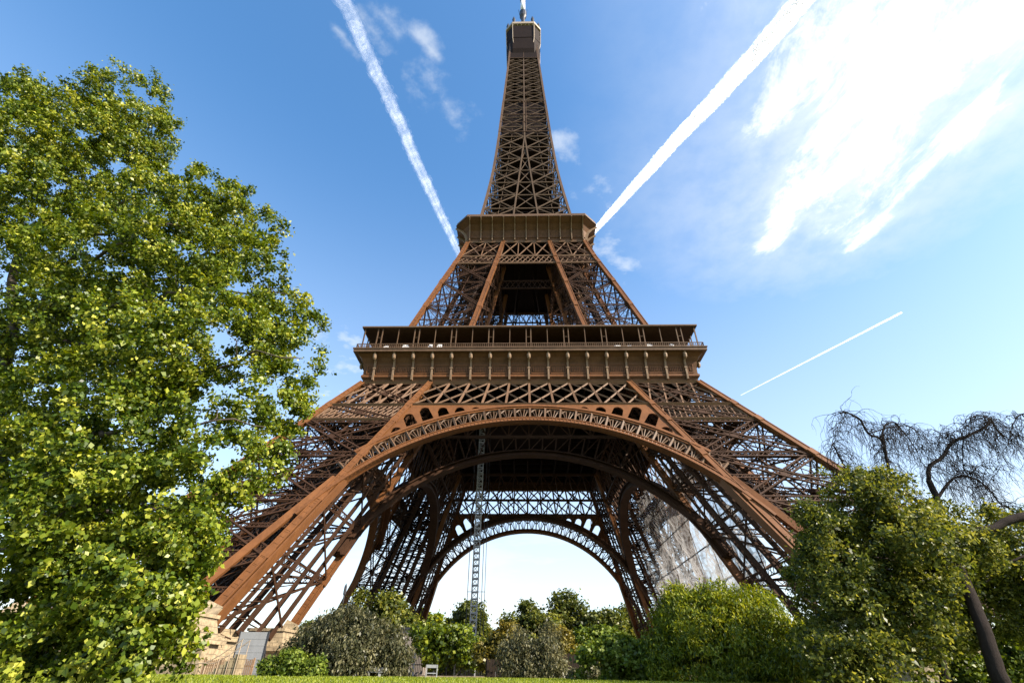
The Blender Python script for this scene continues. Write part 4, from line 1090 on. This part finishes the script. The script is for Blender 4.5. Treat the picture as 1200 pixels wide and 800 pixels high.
# stair handrail
q = base(243, 46); HR = empty('stair_rail', q); tag(HR, 'pale metal handrail climbing toward the left stone pier', 'handrail')
hr = MB()
for y in (0, 1.3):
    hr.tube([(-1.6, y, .9), (-.5, y, .95), (0.5, y, 1.5), (2.0, y, 2.6)], .04, 8)
    for (x, z) in ((-1.5, .9), (-.5, .95), (.5, 1.5), (1.3, 2.05), (1.95, 2.55)): hr.tube([(x, y, 0), (x, y, z)], .03, 6)
hr.obj('rail', PALEIRON, HR)
sp_ = MB()
for k in range(7): sp_.box(-.5 + k * .36, -.5 + (k + 1) * .36 + .05, .05, 1.25, 0, .12 + k * .24)
sp_.obj('steps', STONE, HR)
# stone ramp wall in front of the pier
q = base(212, 46); RW = empty('ramp_wall', q); tag(RW, 'low sloping cream stone wall under the left tower foot', 'wall')
rw = MB(); rw.hexa([(-1.2, 0, -.2), (1.0, 0, -.2), (1.0, .6, -.2), (-1.2, .6, -.2), (-1.2, 0, 1.3), (1.0, 0, 1.9), (1.0, .6, 1.9), (-1.2, .6, 1.3)])
rw.hexa([(-1.28, -.08, 1.30), (1.06, -.08, 1.94), (1.06, .68, 1.94), (-1.28, .68, 1.30), (-1.28, -.08, 1.46), (1.06, -.08, 2.1), (1.06, .68, 2.1), (-1.28, .68, 1.46)])
rw.obj('masonry', STONE, RW)
# brown boards
for (x0, x1, yt, label) in ((655, 681, 766, 'dark brown timber board screen right of the weeping tree'), (570, 605, 772, 'dark brown timber board screen behind the ochre bush')):
    D5 = 50; a = at(x0, 795, D5); c = at(x1, 795, D5); q = base((x0 + x1) / 2, D5); wd = c.x - a.x; h_ = zof((x0 + x1) / 2, yt, D5) - q.z
    o = empty('board_screen', q); tag(o, label, 'fence panel', 'brown board screens on the lawn edge'); mb = MB()
    for k in range(10): mb.box(-wd / 2 + wd * k / 10, -wd / 2 + wd * (k + 1) / 10 - .02, -.03, .03, 0.05, h_)
    mb.obj('boards', BROWNP, o); mb = MB()
    for x in (-wd / 2 - .05, 0, wd / 2 + .05): mb.box(x - .06, x + .06, .031, .15, 0, h_ + .08)
    mb.obj('posts', BROWNP, o)
# low wall and dark fence
q = base(545, 56); o = empty('low_wall', q); tag(o, 'low grey stone wall in the middle behind the lawn', 'wall')
mb = MB(); mb.box(-4.6, 4.6, 0, .5, -.5, 1.0 + 0.9); mb.box(-4.7, 4.7, -.06, .56, 1.9, 2.05); mb.obj('masonry', STONE, o)
q = base(525, 64); o = empty('metal_fence', q); tag(o, 'dark metal rail fence behind the low grey wall', 'fence')
mb = MB(); hh = zof(525, 766, 64) - q.z
for z in (hh, hh * .75, hh * .5): mb.bar((-6.2, 0, z), (5.2, 0, z), .1)
for k in range(60): x = -6.2 + k * 11.4 / 59; mb.bar((x, 0, 0), (x, 0, hh), .05, .05, (0, 1, 0))
mb.obj('rails', DARKM, o); mb = MB()
mb.box(-.08, .08, -.08, .08, 0, hh + .2); fp0 = mb.obj('post', GALV, o); fp0.location.x = -6.2
for k in range(1, 6): c = fp0.copy(); COL.objects.link(c); c.location.x = -6.2 + k * 11.4 / 5
q = base(478, 66); o = empty('utility_cabin', q); tag(o, 'grey-brown flat roofed cabin beside the left rear leg', 'cabin')
mb = MB(); hh = zof(478, 737, 66) - q.z; mb.box(-1.6, 1.6, 0, 3, 0, hh); mb.obj('wall', painted('cabin_grey', (.24, .2, .17), .15, .7, 1), o)
mb = MB(); mb.box(-1.8, 1.8, -.2, 3.2, hh, hh + .2); mb.obj('roof', DARKM, o)
mb = MB(); mb.box(-.5, .5, -.06, -.01, .1, 2.2); mb.obj('door', DARKM, o)
# white barrier frame
for (px, dist, label) in ((505, 43, 'small grey barrier frame on the lawn edge near the middle'),):
    q = base(px, dist); o = empty('barrier', q); tag(o, label, 'barrier'); mb = MB()
    for x in (-.5, .5): mb.box(x - .04, x + .04, -.04, .04, 0, 1.0); mb.box(x - .05, x + .05, -.3, .3, 0, .06)
    mb.box(-.55, .55, -.03, .03, .75, 1.0); mb.box(-.5, .5, -.02, .02, .3, .38); mb.obj('frame', GALV, o); o.scale = (.8, .8, .8)
q = base(430, 44); o = empty('bench', q); tag(o, 'low pale grey bench in front of the grey-green bush', 'bench'); mb = MB()
for k in range(3): mb.box(-1.2, 1.2, -.25 + k * .18, -.1 + k * .18, .42, .47)
mb.obj('seat', GREYP, o)
for x in (-1, 1): mb = MB(); mb.box(x - .05, x + .05, -.2, .25, 0, .42); mb.obj('leg', GALV, o)
mb = MB(); mb.box(-1.2, 1.2, .3, .34, .55, .85); mb.box(-1.05, -.95, .3, .4, 0, .85); mb.box(.95, 1.05, .3, .4, 0, .85); mb.obj('backrest', GREYP, o); o.scale = (.9, .9, .7)
# slim dark pole with pointed head
q = base(385, 60); o = empty('lamp_post', q); tag(o, 'slim dark pole with pointed head above the grey-green bush', 'lamp post')
mb = MB(); hh = zof(387, 697, 60) - q.z; h2 = zof(388, 683, 60) - q.z
mb.tube([(0, 0, 0), (0, 0, .6), (0, 0, .7), (0, 0, hh)], [.16, .14, .09, .08], 8); mb.obj('pole', DARKM, o)
mb = MB(); mb.tube([(0, 0, hh), (0, 0, hh + .15), (0, 0, hh + (h2 - hh) * .75), (0, 0, h2)], [.1, .17, .15, .02], 8); mb.obj('lamp_head', DARKM, o)

# ---- grass: blades on the part of the lawn the camera sees
n = 90000
dd = RNG.uniform(6, 46, n) ** 1.0; sx = RNG.uniform(-1.15, 1.2, n)
gxp = CAM_LOC.x + dd * sx; gyp = CAM_LOC.y + dd
P = np.stack([gxp, gyp, gz_np(gyp)], 1); hgt = RNG.uniform(.04, .10, n)
lean = RNG.normal(size=(n, 2)) * .03; wdx = RNG.normal(size=(n, 2)); wdx /= np.linalg.norm(wdx, axis=1, keepdims=True); wdx *= (.006 + .0006 * dd)[:, None]
V_ = np.zeros((n, 3, 3)); V_[:, 0] = P; V_[:, 0, :2] -= wdx; V_[:, 1] = P; V_[:, 1, :2] += wdx; V_[:, 2] = P; V_[:, 2, :2] += lean; V_[:, 2, 2] += hgt
me = bpy.data.meshes.new('grass'); me.vertices.add(3 * n); me.vertices.foreach_set('co', V_.astype(np.float32).ravel())
me.loops.add(3 * n); me.loops.foreach_set('vertex_index', np.arange(3 * n, dtype=np.int32)); me.polygons.add(n)
me.polygons.foreach_set('loop_start', np.arange(0, 3 * n, 3, dtype=np.int32)); me.polygons.foreach_set('loop_total', np.full(n, 3, np.int32)); me.update(calc_edges=True)
a_ = me.attributes.new('tone', 'FLOAT', 'FACE'); a_.data.foreach_set('value', RNG.random(n).astype(np.float32))
me.materials.append(leaf_mat('grass_blade', [(0, (.09, .13, .010)), (.5, (.19, .24, .014)), (1, (.30, .32, .03))]))
gro = link('grass', me); tag(gro, 'bright green mown lawn along the front', 'grass', kind='stuff')

# ================================================================== contrails, real puffs of ice cloud high overhead
def trail_mat(name, dens, col=(.9, .9, .9)):
    m, t = material(name)
    tc = t.n('ShaderNodeTexCoord').outputs['Object']
    nz = t.noise(tc, .011, 5, .6)
    al = t.math('MULTIPLY', t.maprange(nz, .32, .68, dens * .45, min(1, dens * 1.4)), t.n('ShaderNodeAttribute', attribute_name='dens').outputs['Fac'], clamp=True)
    d = t.n('ShaderNodeBsdfDiffuse', {0: (*col, 1)}); tl = t.n('ShaderNodeBsdfTranslucent', {0: tuple(c * .8 for c in col) + (1,)})
    mx = t.n('ShaderNodeAddShader', {0: d.outputs[0], 1: tl.outputs[0]})
    o = t.n('ShaderNodeMixShader', {0: al, 1: t.n('ShaderNodeBsdfTransparent').outputs[0], 2: mx.outputs[0]})
    t.n('ShaderNodeOutputMaterial', {0: o.outputs[0]}); return m
def contrail(label, a, b, w0, w1, alt, mat, n, seed, jit=.3, shells=(1, .8, .6, .42), rough=.07, fade=(1, 1)):
    """nested ragged shells of vapour round the flight line"""
    pa, pb = np.array(sky_at(*a, alt)), np.array(sky_at(*b, alt))
    rg = np.random.default_rng(seed); L = np.linalg.norm(pb - pa); d = (pb - pa) / L; side = vn(np.cross(d, (0, 0, 1)))
    ppm = lambda p_: FPX / max(1, (CAM_ROT.transposed() @ (Vector(p_) - CAM_LOC)).z * -1)
    me = MB(); slow = np.cumsum(rg.normal(size=n + 1)) * .02; slow -= np.linspace(0, slow[-1], n + 1)
    for sh in shells:
        pts, rad = [], []
        for i in range(n + 1):
            t_ = i / n; p_ = pa + (pb - pa) * t_; r_ = (w0 + (w1 - w0) * t_) / 2 / ppm(p_)
            pts.append(p_ + side * r_ * (rg.normal() * rough + slow[i]) - pa); rad.append(r_ * sh * (1 + rg.normal() * rough))
        me.tube(pts, rad, 12, cap=False); k_ = .30 + .70 * (shells.index(sh) / max(1, len(shells) - 1)) ** .8
        me.den += [k_ * (fade[0] + (fade[1] - fade[0]) * i / n) for i in range(n) for _ in range(12)]
        if sh == 1:
            for i in range(n):
                if rg.random() < jit:
                    r_ = rad[i] * rg.uniform(.18, .4); c = pts[i] + side * rad[i] * rg.choice((-1, 1)) * rg.uniform(.75, 1.0) + np.array((0, 0, rg.normal() * rad[i] * .3))
                    me.tube([c - d * r_ * 1.4, c - d * r_ * .7, c, c + d * r_ * .7, c + d * r_ * 1.4], [r_ * .2, r_ * .85, r_, r_ * .85, r_ * .2], 7); me.den += [.5 * (fade[0] + (fade[1] - fade[0]) * i / n)] * 30
    o = me.obj('contrail', mat, None, True)
    at_ = o.data.attributes.new('dens', 'FLOAT', 'FACE'); at_.data.foreach_set('value', np.array(me.den, np.float32)); o.location = pa
    tag(o, label, 'contrail', 'contrails crossing the sky'); return o
contrail('broad bright white contrail running up right from the second platform', (692, 276), (1062, -143), 6.5, 30, 3200, trail_mat('dense_contrail', .30), 520, 1, shells=(1, .86, .70, .52), rough=.055, jit=0)
contrail('soft fading contrail running up left from the second platform', (545, 312), (330, -164), 6.5, 22, 3200, trail_mat('thin_contrail', .028), 560, 2, jit=.4, rough=.07, shells=(1, .88, .75, .62, .5, .38, .25), fade=(1.2, .45))
contrail('thin short contrail low on the right beside the tower', (868, 463), (1057, 366), 1.0, 2.3, 3200, trail_mat('fine_contrail', .5), 60, 3, jit=0, shells=(1, .6), fade=(.25, 1.3))
